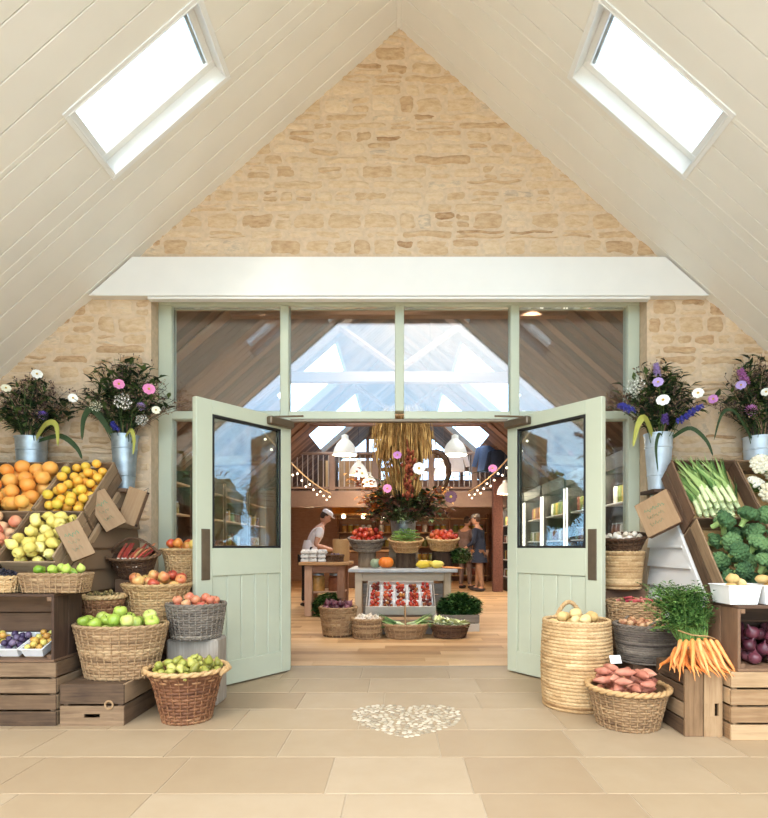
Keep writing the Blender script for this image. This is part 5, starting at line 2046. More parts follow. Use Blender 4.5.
def stump(label, x, y, z, r, h, mat=M_BARK):
    root = thing('log_stump', label, 'log', T(x, y, z))
    mb = MB()
    prof = [(0, 0), (r, 0), (r * 1.02, h * 0.3), (r * 0.97, h * 0.7), (r, h - 0.004), (r * 0.93, h), (0, h)]
    mb.lathe(prof, 28)
    mb.v = [(p[0] * (1 + 0.05 * noise.noise((p[0] * 30, p[1] * 30, 0))), p[1] * (1 + 0.05 * noise.noise((p[1] * 30, p[0] * 30, 5))), p[2]) for p in mb.v]
    mb.build('bark', mat, root)
    MB().lathe([(0, h + 0.0005), (r * 0.9, h + 0.0005), (r * 0.9, h + 0.001), (0, h + 0.001)], 28).build('cut_face', M_TABLE, root)


def tbasket(label, x, y, z, h, rb, rt, mat, **kw):
    return basket(label, T(x, y, z, 0, kw.pop('tilt', 0.0)), h, rb, rt, kw.pop('ry', 1.0), mat, kw.pop('ns', 24), kw.pop('row', 0.022), rim=0.014, **kw)


TT = TZ + 0.0005
stump('bark-covered log under the basket of big tomatoes', -0.43, 7.55, TT, 0.12, 0.20)
bk = tbasket('greyish basket of big tomatoes on a log at the end of the shop table', -0.43, 7.55, TT + 0.229, 0.16, 0.17, 0.25, M_WICKG, fill=0.2, tilt=0.16)
fill(bk, K_TOM, 60, (0.034, 0.042), 0.17, 'orange-red tomato in the greyish basket on the log', 'tomato', 'tomatoes in the greyish basket', orient='top')
stump('log under the basket of green beans', 0.09, 7.38, TT, 0.13, 0.19)
bk = tbasket('round basket of green beans in the middle of the shop table', 0.09, 7.38, TT + 0.2215, 0.15, 0.15, 0.23, M_WICKL, fill=0.2, tilt=0.2)


def bean():
    return MB().tube([(-0.07, 0.01, 0), (-0.03, 0, 0.002), (0.03, 0, 0), (0.065, 0.008, 0), (0.08, 0.014, 0)], [0.002, 0.0055, 0.006, 0.004, 0.001], 6, tint=0.5).build('green_bean', M_BEAN, ang=80)


K_BEAN = Kind(bean, bean)
heap(K_BEAN, bk['M'], 130, (0.0075, 0.009), bk['R'], bk['Ry'], bk['fz'], bk['h'], 0.16, 'green bean in the round basket on the shop table', 'bean', 'green beans', unit=0.0075, long=10.0, tries=14, wall=(bk['Rlo'], bk['R']))
stump('log under the basket of small red tomatoes', 0.58, 7.5, TT, 0.14, 0.21)
bk = tbasket('round brown basket of small red tomatoes on the shop table, nearest the herbs', 0.58, 7.5, TT + 0.236, 0.15, 0.15, 0.215, M_WICKL, fill=0.2, tilt=0.16)
fill(bk, K_TOM, 80, (0.024, 0.029), 0.14, 'small red tomato in the brown basket nearest the herbs', 'tomato', 'small tomatoes in the brown basket', orient='top', tries=20)


def ribbed(name, r, mat, sz=0.75, n=10):
    def f():
        mb = MB()
        mb.ball((0, 0, 0), 1, 40, 14, tint=0.5)
        out = []
        for p in mb.v:
            a = math.atan2(p[1], p[0])
            rho = sqrt(p[0] ** 2 + p[1] ** 2)
            q = 1 - 0.1 * abs(sin(a * n / 2 + pi / 2)) ** 6 * rho
            dip = 0.18 * max(0, 1 - rho * 2.2)
            out.append((p[0] * q * r, p[1] * q * r, (p[2] * sz - (dip if p[2] > 0 else -dip)) * r))
        mb.v = out
        o = mb.build(name, mat, ang=80)
        MB().tube([(0, 0, 0.5 * r), (0, 0, 0.75 * r), (0.15 * r, 0, 1.0 * r)], [0.2 * r, 0.12 * r, 0.14 * r], 7).build('stalk', M_STEM, o)
        return o
    return f


K_PUMP, K_GOURD = Kind(ribbed('pumpkin', 0.1, M_PUMP)), Kind(ribbed('gourd', 0.08, M_GOURD, 0.9))
K_SQ = Kind(lens_tuber('squash', 0.05, 1.8, M_SQUASH, lump=0.2))
K_PUMP.put(T(-0.165, 7.2, TT + 0.076), 'small orange pumpkin on the shop table between the logs', 'pumpkin', None)
K_GOURD.put(T(-0.17, 7.52, TT + 0.073), 'grey-green gourd behind the orange pumpkin', 'gourd', None)
K_GOURD.put(T(-0.30, 7.22, TT + 0.065, 1, s=0.9), 'dark grey-green gourd beside the log of the big tomatoes', 'gourd', None)
for k, (x, y, a) in enumerate(((0.30, 7.10, 0.1), (0.37, 7.34, -0.2), (0.31, 7.22, 0.15), (0.49, 7.21, -0.1))):
    K_SQ.put(T(x, y, TT + 0.052, a), 'yellow squash lying on the shop table before the tomatoes', 'squash', 'yellow squashes')
for k in range(9):
    K_CARROT.put(T(0.55 + RN.uniform(0, 0.08), 7.07 + 0.022 * k, TT + 0.016, radians(-10) + RN.uniform(-0.15, 0.15), 0, 0.02, 0.9), 'carrot lying at the end of the shop table', 'carrot', 'carrots on the shop table')
# zinc bucket and its tall bouquet
crate('pale crate on the shop table under the zinc bucket', T(0.06, 7.86, TT), 0.4, 0.36, 0.36, 3, M_TABLE)
lid = list(COL.objects)[-1].parent
MB().box((0, 0, 0.365), (0.4, 0.36, 0.01), bev=0.002).build('lid', M_TABLE, lid)
bz = bucket('zinc bucket holding the tall bouquet on the shop table', 0.06, 7.86, TT + 0.3705, 0.34, 0.15, 0.19)
g, d, au = MB(), MB(), MB()
for k in range(420):
    a = RN.uniform(0, 2 * pi)
    tl = RN.random() ** 0.6
    p0 = Vector((0.06 + 0.1 * cos(a), 7.86 + 0.1 * sin(a), bz[2] - 0.12))
    p3 = Vector((0.06 + cos(a) * 0.74 * tl * RN.uniform(0.5, 1), 7.66 + sin(a) * 0.42 * tl, bz[2] - 0.12 + (0.62 - 0.30 * tl * tl) * RN.uniform(0.0, 1.0)))
    p2 = p0.lerp(p3, 0.6) + Vector((0, 0, 0.16))
    mb = g if k % 3 else d
    mb.tube([p0, p2, p3], [0.004, 0.003, 0.0015], 4)
    for j in range(9):
        c = p2.lerp(p3, RN.uniform(-0.4, 1))
        b = RN.uniform(0, 6.28)
        ln = RN.uniform(0.07, 0.15)
        mb.leaf(c, (cos(b), -abs(sin(b)), RN.uniform(-0.3, 0.7)), ln, ln * 0.4, 0.7, 3, 0.3)
M_BOUQ = tinted('bouquet_green', [(0, rgb(40, 60, 38)), (0.5, rgb(84, 108, 66)), (1, rgb(142, 158, 104))], 0.6, 18, 0.2, 0)
tag(g.build('foliage', M_BOUQ, ang=80), 'green leaves of the tall bouquet in the zinc bucket', 'foliage', None, 'stuff')
M_DUSK = tinted('dusky_leaf', [(0, rgb(70, 44, 48)), (0.5, rgb(136, 92, 88)), (1, rgb(190, 146, 122))], 0.7, 18, 0.2, 0)
tag(d.build('dried_sprigs', M_DUSK, ang=80), 'dusky dried sprigs of the tall bouquet in the zinc bucket', 'foliage', None, 'stuff')
for (a, b) in (((352, 478), 0.0), ((362, 498), 0.2), ((372, 505), 0.1), ((448, 492), 0.0), ((405, 470), 0.1)):
    p3 = at(a[0], a[1], 7.4)
    p0 = Vector((0.06, 7.83, bz[2] - 0.1))
    p2 = p0.lerp(p3, 0.5) + Vector((0, 0, 0.14))
    au.tube([p0, p2, p3], [0.006, 0.004, 0.002], 5, tint=0)
    for j in range(70):
        c = p2.lerp(p3, RN.uniform(0.0, 1.03)) + Vector((RN.gauss(0, 0.05), RN.gauss(0, 0.04), RN.gauss(0, 0.05)))
        q = RN.uniform(0, 6.28)
        au.leaf(c, (cos(q), -abs(sin(q)), RN.uniform(-0.5, 0.5)), 0.085, 0.06, 0.6, 3, 0.3)
tag(au.build('autumn_branches', M_AUT, ang=80), 'branches of orange autumn leaves spreading from the zinc bucket', 'branches', None, 'stuff')
for k, (px, py, c, sz, lab) in enumerate(((411, 500, 'white', 0.05, 'white cosmos at the centre of the zinc bucket bouquet'), (377, 503, 'cream', 0.04, 'cream cosmos over the tomatoes in the zinc bucket bouquet'), (392, 512, 'pink', 0.035, 'pink cosmos low in the zinc bucket bouquet'),
                                          (430, 517, 'maroon', 0.05, 'maroon cosmos lowest in the zinc bucket bouquet'), (398, 492, 'mauve', 0.035, 'mauve cosmos high in the zinc bucket bouquet'), (455, 500, 'pink', 0.035, 'pink cosmos at the outer edge of the zinc bucket bouquet'))):
    flower('daisy', c, (bz[0], bz[1] - 0.1, bz[2], bz[3]), at(px, py, 7.45), sz, lab)


# hanging sheaf of wheat
def strands(mb, n, x, y, z0, r0, z1, r1, w=0.004, bend=0.1, ears=True):
    for k in range(n):
        a = RN.uniform(0, 2 * pi)
        q = sqrt(RN.uniform(0.15, 1))
        p0 = Vector((x + cos(a) * r0 * q, y + sin(a) * r0 * q * 0.8, z0 + RN.uniform(-0.05, 0.05)))
        e = RN.uniform(0.8, 1.08)
        p2 = Vector((x + cos(a) * r1 * q * e, y + sin(a) * r1 * q * 0.8 * e, z1 + RN.uniform(-0.06, 0.22) * (0.4 + q)))
        p1 = p0.lerp(p2, 0.5) + Vector((cos(a), sin(a), 0)) * bend * q
        t = RN.random()
        mb.tube([p0, p1, p2], [w * 0.8, w * 0.7, w * 0.6], 3, False, t)
        if ears:
            dd = (p2 - p1).normalized()
            mb.tube([p2 - dd * 0.02, p2 + dd * 0.03, p2 + dd * 0.09], [w, w * 2.2, w * 0.4], 4, False, min(1, t + 0.2))


wh = thing('wheat_sheaf', 'large golden sheaf of dried wheat hanging above the shop table', 'wheat sheaf', T(0, 0, 0))
mb = MB()
strands(mb, 560, 0.05, 7.5, 2.85, 0.25, 2.30, 0.42, 0.0045, 0.06)
strands(mb, 420, 0.05, 7.5, 2.45, 0.32, 1.82, 0.27, 0.0045, 0.05)
mb.build('wheat_stalks', M_WHEAT, wh, ang=80)
mb = MB()
for k in range(90):
    a = RN.uniform(0, 6.28)
    mb.ball((0.13 + RN.gauss(0, 0.035), 7.14 + RN.gauss(0, 0.02), RN.uniform(1.62, 2.25)), RN.uniform(0.012, 0.024), 6, 5, (1, 1, 1.4))
mb.tube([(0.1, 7.2, 2.4), (0.13, 7.14, 2.0), (0.13, 7.14, 1.65)], 0.008, 5)
mb.build('amaranth_spray', M_AMAR, wh, ang=80)
MB().ring(0.05, 7.5, 2.72, 0.27, 0.22, 0.03, 40, 8).build('binding_hoop', M_WICK, wh)
MB().tube([(0.05, 7.5, 2.72), (0.05, 7.5, 4.9)], 0.006, 5).build('hanging_cord', M_CORD, wh)
wr = thing('willow_hoop', 'dark curved willow hoop hanging beside the wheat sheaf', 'hoop', T(0, 0, 0))
mb = MB()
for k in range(5):
    mb.ring(0, 0, 0, 0.26, 0.36, 0.022, 48, 6, wob=0.3, M=T(0.5 + 0.012 * k, 8.9 + 0.012 * k, 2.16 + 0.01 * k, 0, radians(90), 0.2))
mb.build('hoop', M_WICKD, wr)
MB().tube([(0.5, 8.95, 2.5), (0.5, 8.95, 4.7)], 0.004, 5).build('hanging_cord', M_CORD, wr)


def pendant(label, px, py, dia, y, power):
    p = at(px, py, y)
    root = thing('pendant_lamp', label, 'lamp', T(*p), 'white pendant lamps over the shop' if False else None)
    r = dia / 2
    prof = [(r, 0), (r * 0.97, r * 0.25), (r * 0.86, r * 0.6), (r * 0.66, r * 0.95), (r * 0.42, r * 1.2), (r * 0.3, r * 1.3), (r * 0.28, r * 1.62), (r * 0.1, r * 1.7), (0, r * 1.7)]
    inn = [(0, r * 1.25), (r * 0.38, r * 1.15), (r * 0.62, r * 0.9), (r * 0.82, r * 0.56), (r * 0.93, r * 0.2), (r * 0.97, 0)]
    MB().lathe(inn + prof, 32).build('shade', M_ENAM, root)
    MB().ball((0, 0, r * 0.5), r * 0.28, 12, 8).build('bulb', M_GLOWL, root)
    MB().tube([(0, 0, r * 1.6), (0, 0, rake_z(p.x) - p.z - 0.03)], 0.006, 5).build('cord', M_CORD, root)
    L = bpy.data.lights.new('pendant_light', 'POINT')
    L.energy = power
    L.color = (1, 0.8, 0.58)
    L.shadow_soft_size = 0.06
    o = bpy.data.objects.new('pendant_light', L)
    COL.objects.link(o)
    o.parent = root
    o.location = (0, 0, -0.02)


pendant('larger white pendant lamp above the staff side of the shop', 345, 455, 0.45, 10.5, 40)
pendant('smaller white pendant lamp below the larger one on the staff side', 358.5, 475, 0.40, 12.0, 12)
pendant('lowest white pendant lamp half behind the autumn branches', 369, 486, 0.36, 12.4, 7)
pendant('larger white pendant lamp above the fridge side of the shop', 455, 455, 0.45, 10.5, 40)
pendant('smaller white pendant lamp next to the willow hoop', 443, 475, 0.38, 11.4, 16)
pendant('white pendant lamp near the side wall of the shop beside the lit shelves', 505, 494, 0.34, 11.6, 14)


def festoon(label, a, b, n):
    root = thing('festoon_lights', label, 'string lights', T(0, 0, 0))
    pts = []
    for i in range(25):
        t = i / 24
        pts.append(a.lerp(b, t) - Vector((0, 0, 0.12 * sin(pi * t))))
    MB().tube(pts, 0.014, 6).build('rope', M_WICKL, root)
    for k in range(n):
        t = (k + 0.5) / n
        p = a.lerp(b, t) - Vector((0, 0, 0.12 * sin(pi * t)))
        ln = 0.06 + 0.05 * (k % 3)
        MB().tube([p, p - Vector((0, 0, ln))], 0.004, 4).build('lamp_holder', M_CORD, root)
        MB().ball(p - Vector((0, 0, ln + 0.02)), 0.02, 8, 6).build('bulb', M_BULB, root)


festoon('string of small bulbs sloping down on the staff side of the shop', at(262, 430, 8.2), at(331, 494, 12.6), 16)
festoon('string of small bulbs sloping down on the fridge side of the shop', at(530, 432, 8.2), at(468, 492, 12.6), 16)

# trays of cherry tomatoes on a sloping rack before the table
PH = radians(33)
MR = tilted(PH, 6.72, 0.37, 0.02)
crate('grey-washed sloping crate of tomato punnets before the shop table', MR, 0.80, 0.50, 0.12, 1, M_GREYWOOD, posts=False)
rk = thing('sloping_rack', 'grey-washed trestle that props the crate of tomato punnets', 'trestle', T(0, 0, 0))
for x in (-0.37, 0.41):
    mb = MB()
    mb.box((0, 0, -0.035), (0.05, 0.56, 0.05), M=tilted(PH, 6.72, 0.37, x), bev=0.004)
    mb.box((x, 6.86, 0.20), (0.05, 0.06, 0.40), bev=0.004)
    mb.build('leg', M_GREYWOOD, rk)
MB().box((0.02, 6.56, 0.085), (0.73, 0.03, 0.165), bev=0.004).build('front_board', M_GREYWOOD, rk)
for r in range(3):
    for c in range(5):
        M = MR @ T(-0.304 + c * 0.152, -0.155 + r * 0.155, 0.0125)
        lab = ('dark', 'mixed', 'red')[(r + c) % 3]
        punnet('white punnet of small tomatoes in row %s of the sloping crate' % ('nearest the floor', 'between the other two rows', 'nearest the table top')[r], M, 0.142, 0.146, 0.06,
               'punnets in row %s' % ('nearest the floor', 'between the others', 'nearest the table')[r])
        heap((K_TOM, K_DTOM, K_TOM)[(r * 2 + c) % 3], M, 18, (0.018, 0.024), 0.062, 0.064, 0.02, 0.085, 0.03, 'cherry tomato in a punnet in row %s of the sloping crate' % ('nearest the floor', 'between the other two rows', 'nearest the table top')[r],
             'tomato', 'cherry tomatoes in row %s' % ('nearest the floor', 'between the others', 'nearest the table')[r], sq=8, orient='top', unit=0.04, tries=10)

# baskets on the shop floor before the table
Z0 = 0.0005
bk = tbasket('deep brown basket of red onions on the shop floor', -0.70, 6.48, Z0, 0.32, 0.17, 0.215, M_WICK, fill=0.15, row=0.026)
fill(bk, K_RONION, 34, (0.034, 0.042), 0.09, 'red onion in the deep basket on the shop floor', 'onion', 'red onions on the shop floor', orient='top', unit=0.036)
bk = tbasket('round basket of garlic between the red onions and the handled basket', -0.355, 6.32, Z0, 0.21, 0.15, 0.178, M_WICK, fill=0.15)
fill(bk, K_GARLIC, 60, (0.018, 0.024), 0.05, 'garlic bulb in the round basket on the shop floor', 'garlic', 'garlic on the shop floor', tries=18, orient='top')
bk = tbasket('oval basket with arched handle holding leeks on the shop floor', 0.07, 6.33, Z0, 0.15, 0.2, 0.265, M_WICK, ry=0.7, fill=0.35)
loop_handle(bk, -pi / 2, pi / 2, 0.22, 0.01, M_WICK)
for k in range(9):
    sd = 1 if k % 2 else -1
    K_LEEK.put(T(0.07 + sd * 0.03 + RN.uniform(-0.02, 0.02), 6.24 + 0.022 * k, 0.128 + 0.012 * (k % 3), 0.1 * RN.uniform(-1, 1), 0, sd * radians(78), 0.72), 'leek lying in the handled basket on the shop floor', 'leek', 'leeks in the handled basket')
bk = tbasket('shallow dark basket of pale chicory on the shop floor', 0.575, 6.36, Z0, 0.14, 0.17, 0.22, M_WICKD, fill=0.35, ry=0.85)
M_CHIC = tinted('chicory_leaf', [(0, rgb(176, 190, 110)), (0.5, rgb(222, 222, 160)), (1, rgb(240, 238, 206))], 0.5, 20, 0.2, 0)


def chicory():
    mb = MB()
    for k in range(9):
        a = k * 2.4
        mb.leaf((-0.06, 0.010 * cos(a), 0.010 * sin(a)), (1, 0.2 * cos(a), 0.2 * sin(a)), 0.17, 0.05, 0.0, 5, 0.6, shape=0.8)
    mb.tube([(-0.075, 0, 0), (-0.05, 0, 0), (0.05, 0, 0), (0.11, 0, 0)], [0.012, 0.018, 0.017, 0.002], 8)
    return mb.build('chicory', M_CHIC, ang=80)


K_CHIC = Kind(chicory, chicory)
for k in range(16):
    lay = k // 7
    K_CHIC.put(T(0.575 + (k % 7 - 3) * 0.045, 6.34 + RN.uniform(-0.03, 0.03), 0.116 + 0.03 * lay, RN.uniform(0.9, 2.2) + (pi if k % 2 else 0), 0, RN.uniform(-0.5, -0.05)), 'pale chicory head in the shallow dark basket', 'chicory', 'chicory heads')
crate('low crate of green herbs on the shop floor beside the chicory', T(0.74, 6.92, Z0), 0.46, 0.3, 0.2, 2, M_GREYWOOD)


def bush(label, x0, x1, y0, y1, z0, z1, n, mat=M_LEAFV, lf=0.05, name='herb_leaves'):
    mb = MB()
    xc, yc = (x0 + x1) / 2, (y0 + y1) / 2
    for k in range(n):
        u, v, w_ = RN.uniform(-1, 1), RN.uniform(-1, 1), RN.random() ** 0.6
        if u * u + v * v > 1:
            continue
        top = z0 + (z1 - z0) * sqrt(1 - 0.7 * (u * u + v * v))
        tip = Vector((xc + u * (x1 - x0) / 2, yc + v * (y1 - y0) / 2, z0 + (top - z0) * w_))
        b = Vector((xc + u * (x1 - x0) * 0.3, yc + v * (y1 - y0) * 0.3, z0))
        mb.tube([b, tip], [0.002, 0.0012], 3, False, 0.3)
        for j in range(4):
            q = RN.uniform(0, 6.28)
            mb.leaf(tip, (cos(q), sin(q), RN.uniform(-0.2, 0.8)), lf * RN.uniform(0.7, 1.3), lf * 0.6, 0.6, 3, 0.3)
    tag(mb.build(name, mat, ang=80), label, 'herbs', None, 'stuff')


M_HERB = tinted('herb_green', [(0, rgb(30, 64, 28)), (0.5, rgb(62, 104, 46)), (1, rgb(118, 150, 76))], 0.6, 14, 0.2, 0)
bush('bushy green herbs in the low crate beside the chicory', 0.48, 1.0, 6.8, 7.03, 0.16, 0.46, 900, M_HERB, 0.06)
bush('green herbs trailing over the end of the shop table', 0.66, 0.95, 7.3, 7.7, 0.80, 1.02, 200, M_HERB, 0.06)

# staff-side table with egg boxes and jars
table('brown table with white boxes on the staff side of the shop', -1.47, -0.72, 8.2, 9.0, 0.80, 0.05, M_OAK, M_PINKWOOD, 0.36, leg=0.11)
M_EGG = plain('egg_box_card', rgb(232, 230, 226), 0.8, var=0.02)


def eggbox():
    root = bpy.data.objects.new('egg_box', None)
    COL.objects.link(root)
    mb = MB().box((0, 0, 0.017), (0.115, 0.27, 0.034), bev=0.008)
    mb.build('tray', M_EGG, root)
    l_ = MB()
    for i in range(2):
        for j in range(4):
            l_.lathe([(0.024, 0.036), (0.022, 0.052), (0.012, 0.06), (0, 0.06)], 10, c=(-0.027 + 0.054 * i, -0.095 + 0.063 * j, 0))
    l_.box((0, 0, 0.037), (0.113, 0.266, 0.005), bev=0.002)
    l_.build('lid', M_EGG, root)
    return root


K_EGG = Kind(eggbox)
for c in range(3):
    for r in range(3):
        K_EGG.put(T(-1.385 + 0.125 * c, 8.36, 0.8005 + 0.0615 * r), 'white egg box stacked on the brown staff table', 'egg box', 'egg boxes on the staff table')
bk = tbasket('flat tray of dark berries beside the egg boxes', -0.96, 8.38, 0.8005, 0.09, 0.12, 0.13, M_WICKD, sq=5.0, fill=0.3, name='wicker_tray')
fill(bk, K_PLUM, 40, (0.017, 0.02), 0.03, 'dark plum in the flat tray beside the egg boxes', 'plum', 'plums on the staff table', tries=12)
stump('tall pale log standing on the brown staff table', -0.90, 8.72, 0.8005, 0.13, 0.34, M_WICKL)
M_JARG = glass_mat('jar_glass', 0.05, (0.95, 0.97, 0.95, 1))


def jar(name, fillmat, r=0.06, h=0.18, lidmat=M_STEEL):
    def f():
        root = bpy.data.objects.new(name, None)
        COL.objects.link(root)
        MB().lathe([(0, 0), (r, 0), (r, h * 0.78), (r * 0.8, h * 0.88), (r * 0.8, h * 0.92), (0, h * 0.92)], 20).build('jar_body', fillmat, root)
        MB().lathe([(0, h * 0.9), (r * 0.86, h * 0.9), (r * 0.86, h), (0, h)], 20).build('lid', lidmat, root)
        return root
    return f


P_ = [plain('preserve_' + n, rgb(*c), 0.2, var=0.1) for n, c in (('honey', (186, 140, 78)), ('chutney', (134, 82, 58)), ('jam', (126, 66, 54)), ('oil', (176, 150, 70)), ('milk', (226, 220, 206)), ('pickle', (116, 124, 66)))]
KJ = [Kind(jar('jar', m)) for m in P_]
KB = [Kind(jar('bottle', m, 0.036, 0.24, M_BLACK)) for m in P_]
KBIG = [Kind(jar('storage_jar', P_[0], 0.11, 0.26)), Kind(jar('storage_jar', P_[1], 0.12, 0.26))]
KBIG[0].put(T(-1.23, 8.5, 0.3605), 'big glass jar of golden honey on the shelf of the staff table', 'jar', None)
KBIG[1].put(T(-0.95, 8.5, 0.3605), 'big glass jar of brown chutney on the shelf of the staff table', 'jar', None)
bush('green herbs on the floor under the staff table', -1.28, -0.8, 8.15, 8.5, 0.0, 0.34, 500, M_HERB, 0.07)

# fridges along one side wall
for k in range(6):
    y0 = 5.62 + 1.4 * k
    root = thing('display_fridge', 'tall lit display fridge %s along the shop side wall' % ('nearest the glazed screen', 'second from the glazed screen', 'third from the glazed screen', 'third from the far end', 'second from the far end', 'at the far end')[k], 'fridge', T(2.48, y0 + 0.69, 0))
    mb = MB()
    w_, d_, h_ = 1.38, 0.7, 2.1
    mb.box((d_ / 2 + 0.02, -w_ / 2 + 0.02, h_ / 2), (d_ - 0.04, 0.04, h_))
    mb.box((d_ / 2 + 0.02, w_ / 2 - 0.02, h_ / 2), (d_ - 0.04, 0.04, h_))
    mb.box((d_ / 2, 0, h_ - 0.09), (d_, w_ - 0.082, 0.18))
    mb.box((d_ / 2, 0, 0.14), (d_, w_ - 0.082, 0.28))
    mb.box((d_ - 0.02, 0, h_ / 2), (0.04, w_ - 0.082, h_ - 0.48))
    mb.build('carcass', M_FRIDGE, root)
    for s in (-1, 1):
        MB().box((0.012, s * (w_ / 2 - 0.055), 1.1), (0.02, 0.028, 1.6)).build('light_strip', M_STRIP, root)
    for j in range(4):
        MB().box((0.36, 0, 0.30 + 0.41 * j), (0.58, w_ - 0.1, 0.02)).build('shelf', M_WHITE, root)
    L = bpy.data.lights.new('fridge_lamp', 'AREA')
    L.shape = 'RECTANGLE'
    L.size, L.size_y, L.energy, L.color = 0.06, 1.2, 9, (1.0, 0.88, 0.72)
    fo = bpy.data.objects.new('fridge_lamp', L)
    COL.objects.link(fo)
    fo.parent = root
    fo.location = (0.06, 0, 1.9)
    fo.rotation_euler = (0, radians(-35), 0)
    for j in range(4):
        for i in range(9):
            kd = RN.choice(KB if j % 2 else KJ)
            kd.put(T(2.48 + 0.17, y0 + 0.69 - 0.54 + 0.135 * i, 0.3105 + 0.41 * j), 'bottle or jar standing in the lit fridge %s' % ('nearest the glazed screen', 'second from the glazed screen', 'third from the glazed screen', 'third from the far end', 'second from the far end', 'at the far end')[k], 'jar', 'jars in the fridge %s' % ('nearest the screen', 'second from the screen', 'third from the screen', 'third from the end', 'second from the end', 'at the end')[k])

# wooden shelves along the other side wall
for k in range(4):
    y0 = 6.6 + 1.5 * k
    root = thing('wooden_shelves', 'brown wooden shelf unit %s on the staff side wall' % ('nearest the glazed screen', 'second from the glazed screen', 'third from the glazed screen', 'at the far end')[k], 'shelves', T(-3.36, y0 + 0.7, 0))
    mb = MB()
    for s in (-1, 1):
        mb.box((0.2, s * 0.68, 1.05), (0.4, 0.04, 2.1))
    mb.box((0.01, 0, 1.05), (0.02, 1.316, 2.1))
    mb.build('frame', M_SHOPWOOD, root)
    for j in range(5):
        MB().box((0.212, 0, 0.2 + 0.42 * j), (0.376, 1.316, 0.03)).build('shelf', M_OAK, root)
    for j in range(4):
        for i in range(7):
            kd = RN.choice(KJ + KB[:2])
            kd.put(T(-3.13, y0 + 0.16 + 0.18 * i, 0.2155 + 0.42 * j), 'jar on the brown shelf unit %s' % ('nearest the glazed screen', 'second from the glazed screen', 'third from the glazed screen', 'at the far end')[k], 'jar', 'jars on the shelf unit %s' % ('nearest the screen', 'second from the screen', 'third from the screen', 'at the end')[k])

# mezzanine
mb = MB()
mb.box((0, 15.0, 2.26), (6.7, 3.9, 0.12))
struct(mb.build('ceiling_mezzanine', M_PINKWOOD))
mb = MB()
mb.box((0, 13.03, 2.13), (6.7, 0.12, 0.38), bev=0.01)
struct(mb.build('beam_mezzanine', M_RAIL))
ba = thing('balustrade', 'taupe balustrade with thin uprights along the mezzanine', 'balustrade', T(0, 13.03, 2.33))
MB().box((0, 0, 0.86), (6.6, 0.08, 0.06), bev=0.006).build('handrail', M_RAIL, ba)
MB().box((0, 0, 0.06), (6.6, 0.05, 0.05), bev=0.004).build('bottom_rail', M_RAIL, ba)
for x in (-3.2, -1.55, -0.55, 0.75, 1.75, 3.2):
    MB().box((x, 0, 0.415), (0.13, 0.1, 0.82), bev=0.006).build('newel_post', M_RAIL, ba)
for k in range(44):
    x = -2.6 + 0.121 * k
    MB().box((x, 0, 0.455), (0.022, 0.022, 0.73), bev=0.002).build('baluster', M_BALU, ba)
for k, (x, w_) in enumerate(((-1.75, 0.45), (-1.25, 0.42), (-0.7, 0.5))):
    root = thing('cardboard_box', 'brown box stacked on the mezzanine %s' % ('nearest the staff side wall', 'between two other boxes', 'nearest the wheat sheaf')[k], 'box', T(x, 13.9, 2.3205))
    MB().box((0, 0, 0.4), (w_, 0.5, 0.8), bev=0.006).build('carton', M_CRATE, root)
    MB().box((0, -0.2518, 0.4), (0.06, 0.003, 0.79), bev=0.001).build('tape', M_WICKL, root)


def shirt(label, x, y, z, mat):
    root = thing('hanging_shirt', label, 'shirt', T(x, y, z))
    mb = MB()
    for (p, q, a, b) in (((0, 0, -0.02), (0, 0, -0.62), 0.17, 0.2), ((-0.15, 0, -0.05), (-0.27, 0, -0.5), 0.06, 0.05), ((0.15, 0, -0.05), (0.27, 0, -0.5), 0.06, 0.05)):
        mb.tube([p, Vector(p).lerp(Vector(q), 0.1), Vector(p).lerp(Vector(q), 0.5), q], [a * 0.5, a, a * 0.95, b], 14, flat=0.3, tint=0.5)
    mb.build('cloth', mat, root)
    MB().tube([(-0.14, 0, 0), (0, 0, 0.07), (0.14, 0, 0)], 0.006, 5).build('hanger', M_CORD, root)
    MB().tube([(0, 0, 0.07), (0, 0, rake_z(x) - z - 0.03)], 0.003, 4).build('cord', M_CORD, root)


shirt('blue shirt hanging over the mezzanine rail beside the pillar', 1.98, 12.82, 3.35, fmat('shirtblue', (86, 110, 150)))
shirt('white shirt hanging over the mezzanine rail between blue shirt and lamp', 1.30, 12.82, 3.35, M_TEE)
shirt('dark blue shirt hanging closest to the pillar above the mezzanine rail', 2.2, 12.5, 3.2, M_NAVY)
mb = MB().box((2.25, 12.84, 1.5), (0.22, 0.22, 3.0), bev=0.01)
struct(mb.build('pillar_shop', plain('red_brown_brick', rgb(112, 72, 58), 0.85, var=0.15, scale=30)))
# counter and warm lamps under the mezzanine
ct = thing('shop_counter', 'dark counter with wooden top under the mezzanine', 'counter', T(-0.9, 14.2, 0))
MB().box((0, 0, 0.45), (2.6, 0.6, 0.9), bev=0.01).build('body', M_SHOPWOOD, ct)
MB().box((0, 0, 0.925), (2.7, 0.7, 0.05), bev=0.008).build('worktop', M_OAK, ct)
hd = thing('brass_canopy', 'glowing brass canopy above the dark counter', 'canopy', T(-0.9, 14.2, 1.84))
MB().prism([(-0.35, 0), (0.35, 0), (0.25, 0.2), (-0.25, 0.2)], 0, -0.75, 0.75).build('hood', plain('brass', rgb(196, 146, 70), 0.35, 0.8), hd)
for x in (-0.5, 0, 0.5):
    MB().ball((x, 0, -0.05), 0.05, 10, 8).build('bulb', M_GLOWL, hd)
for x, y in ((-0.9, 14.2), (1.2, 14.8), (-2.2, 13.9)):
    L = bpy.data.lights.new('counter_light', 'POINT')
    L.energy, L.color, L.shadow_soft_size = 12, (1, 0.74, 0.46), 0.1
    o = bpy.data.objects.new('counter_light', L)
    COL.objects.link(o)
    o.location = (x, y, 1.7)
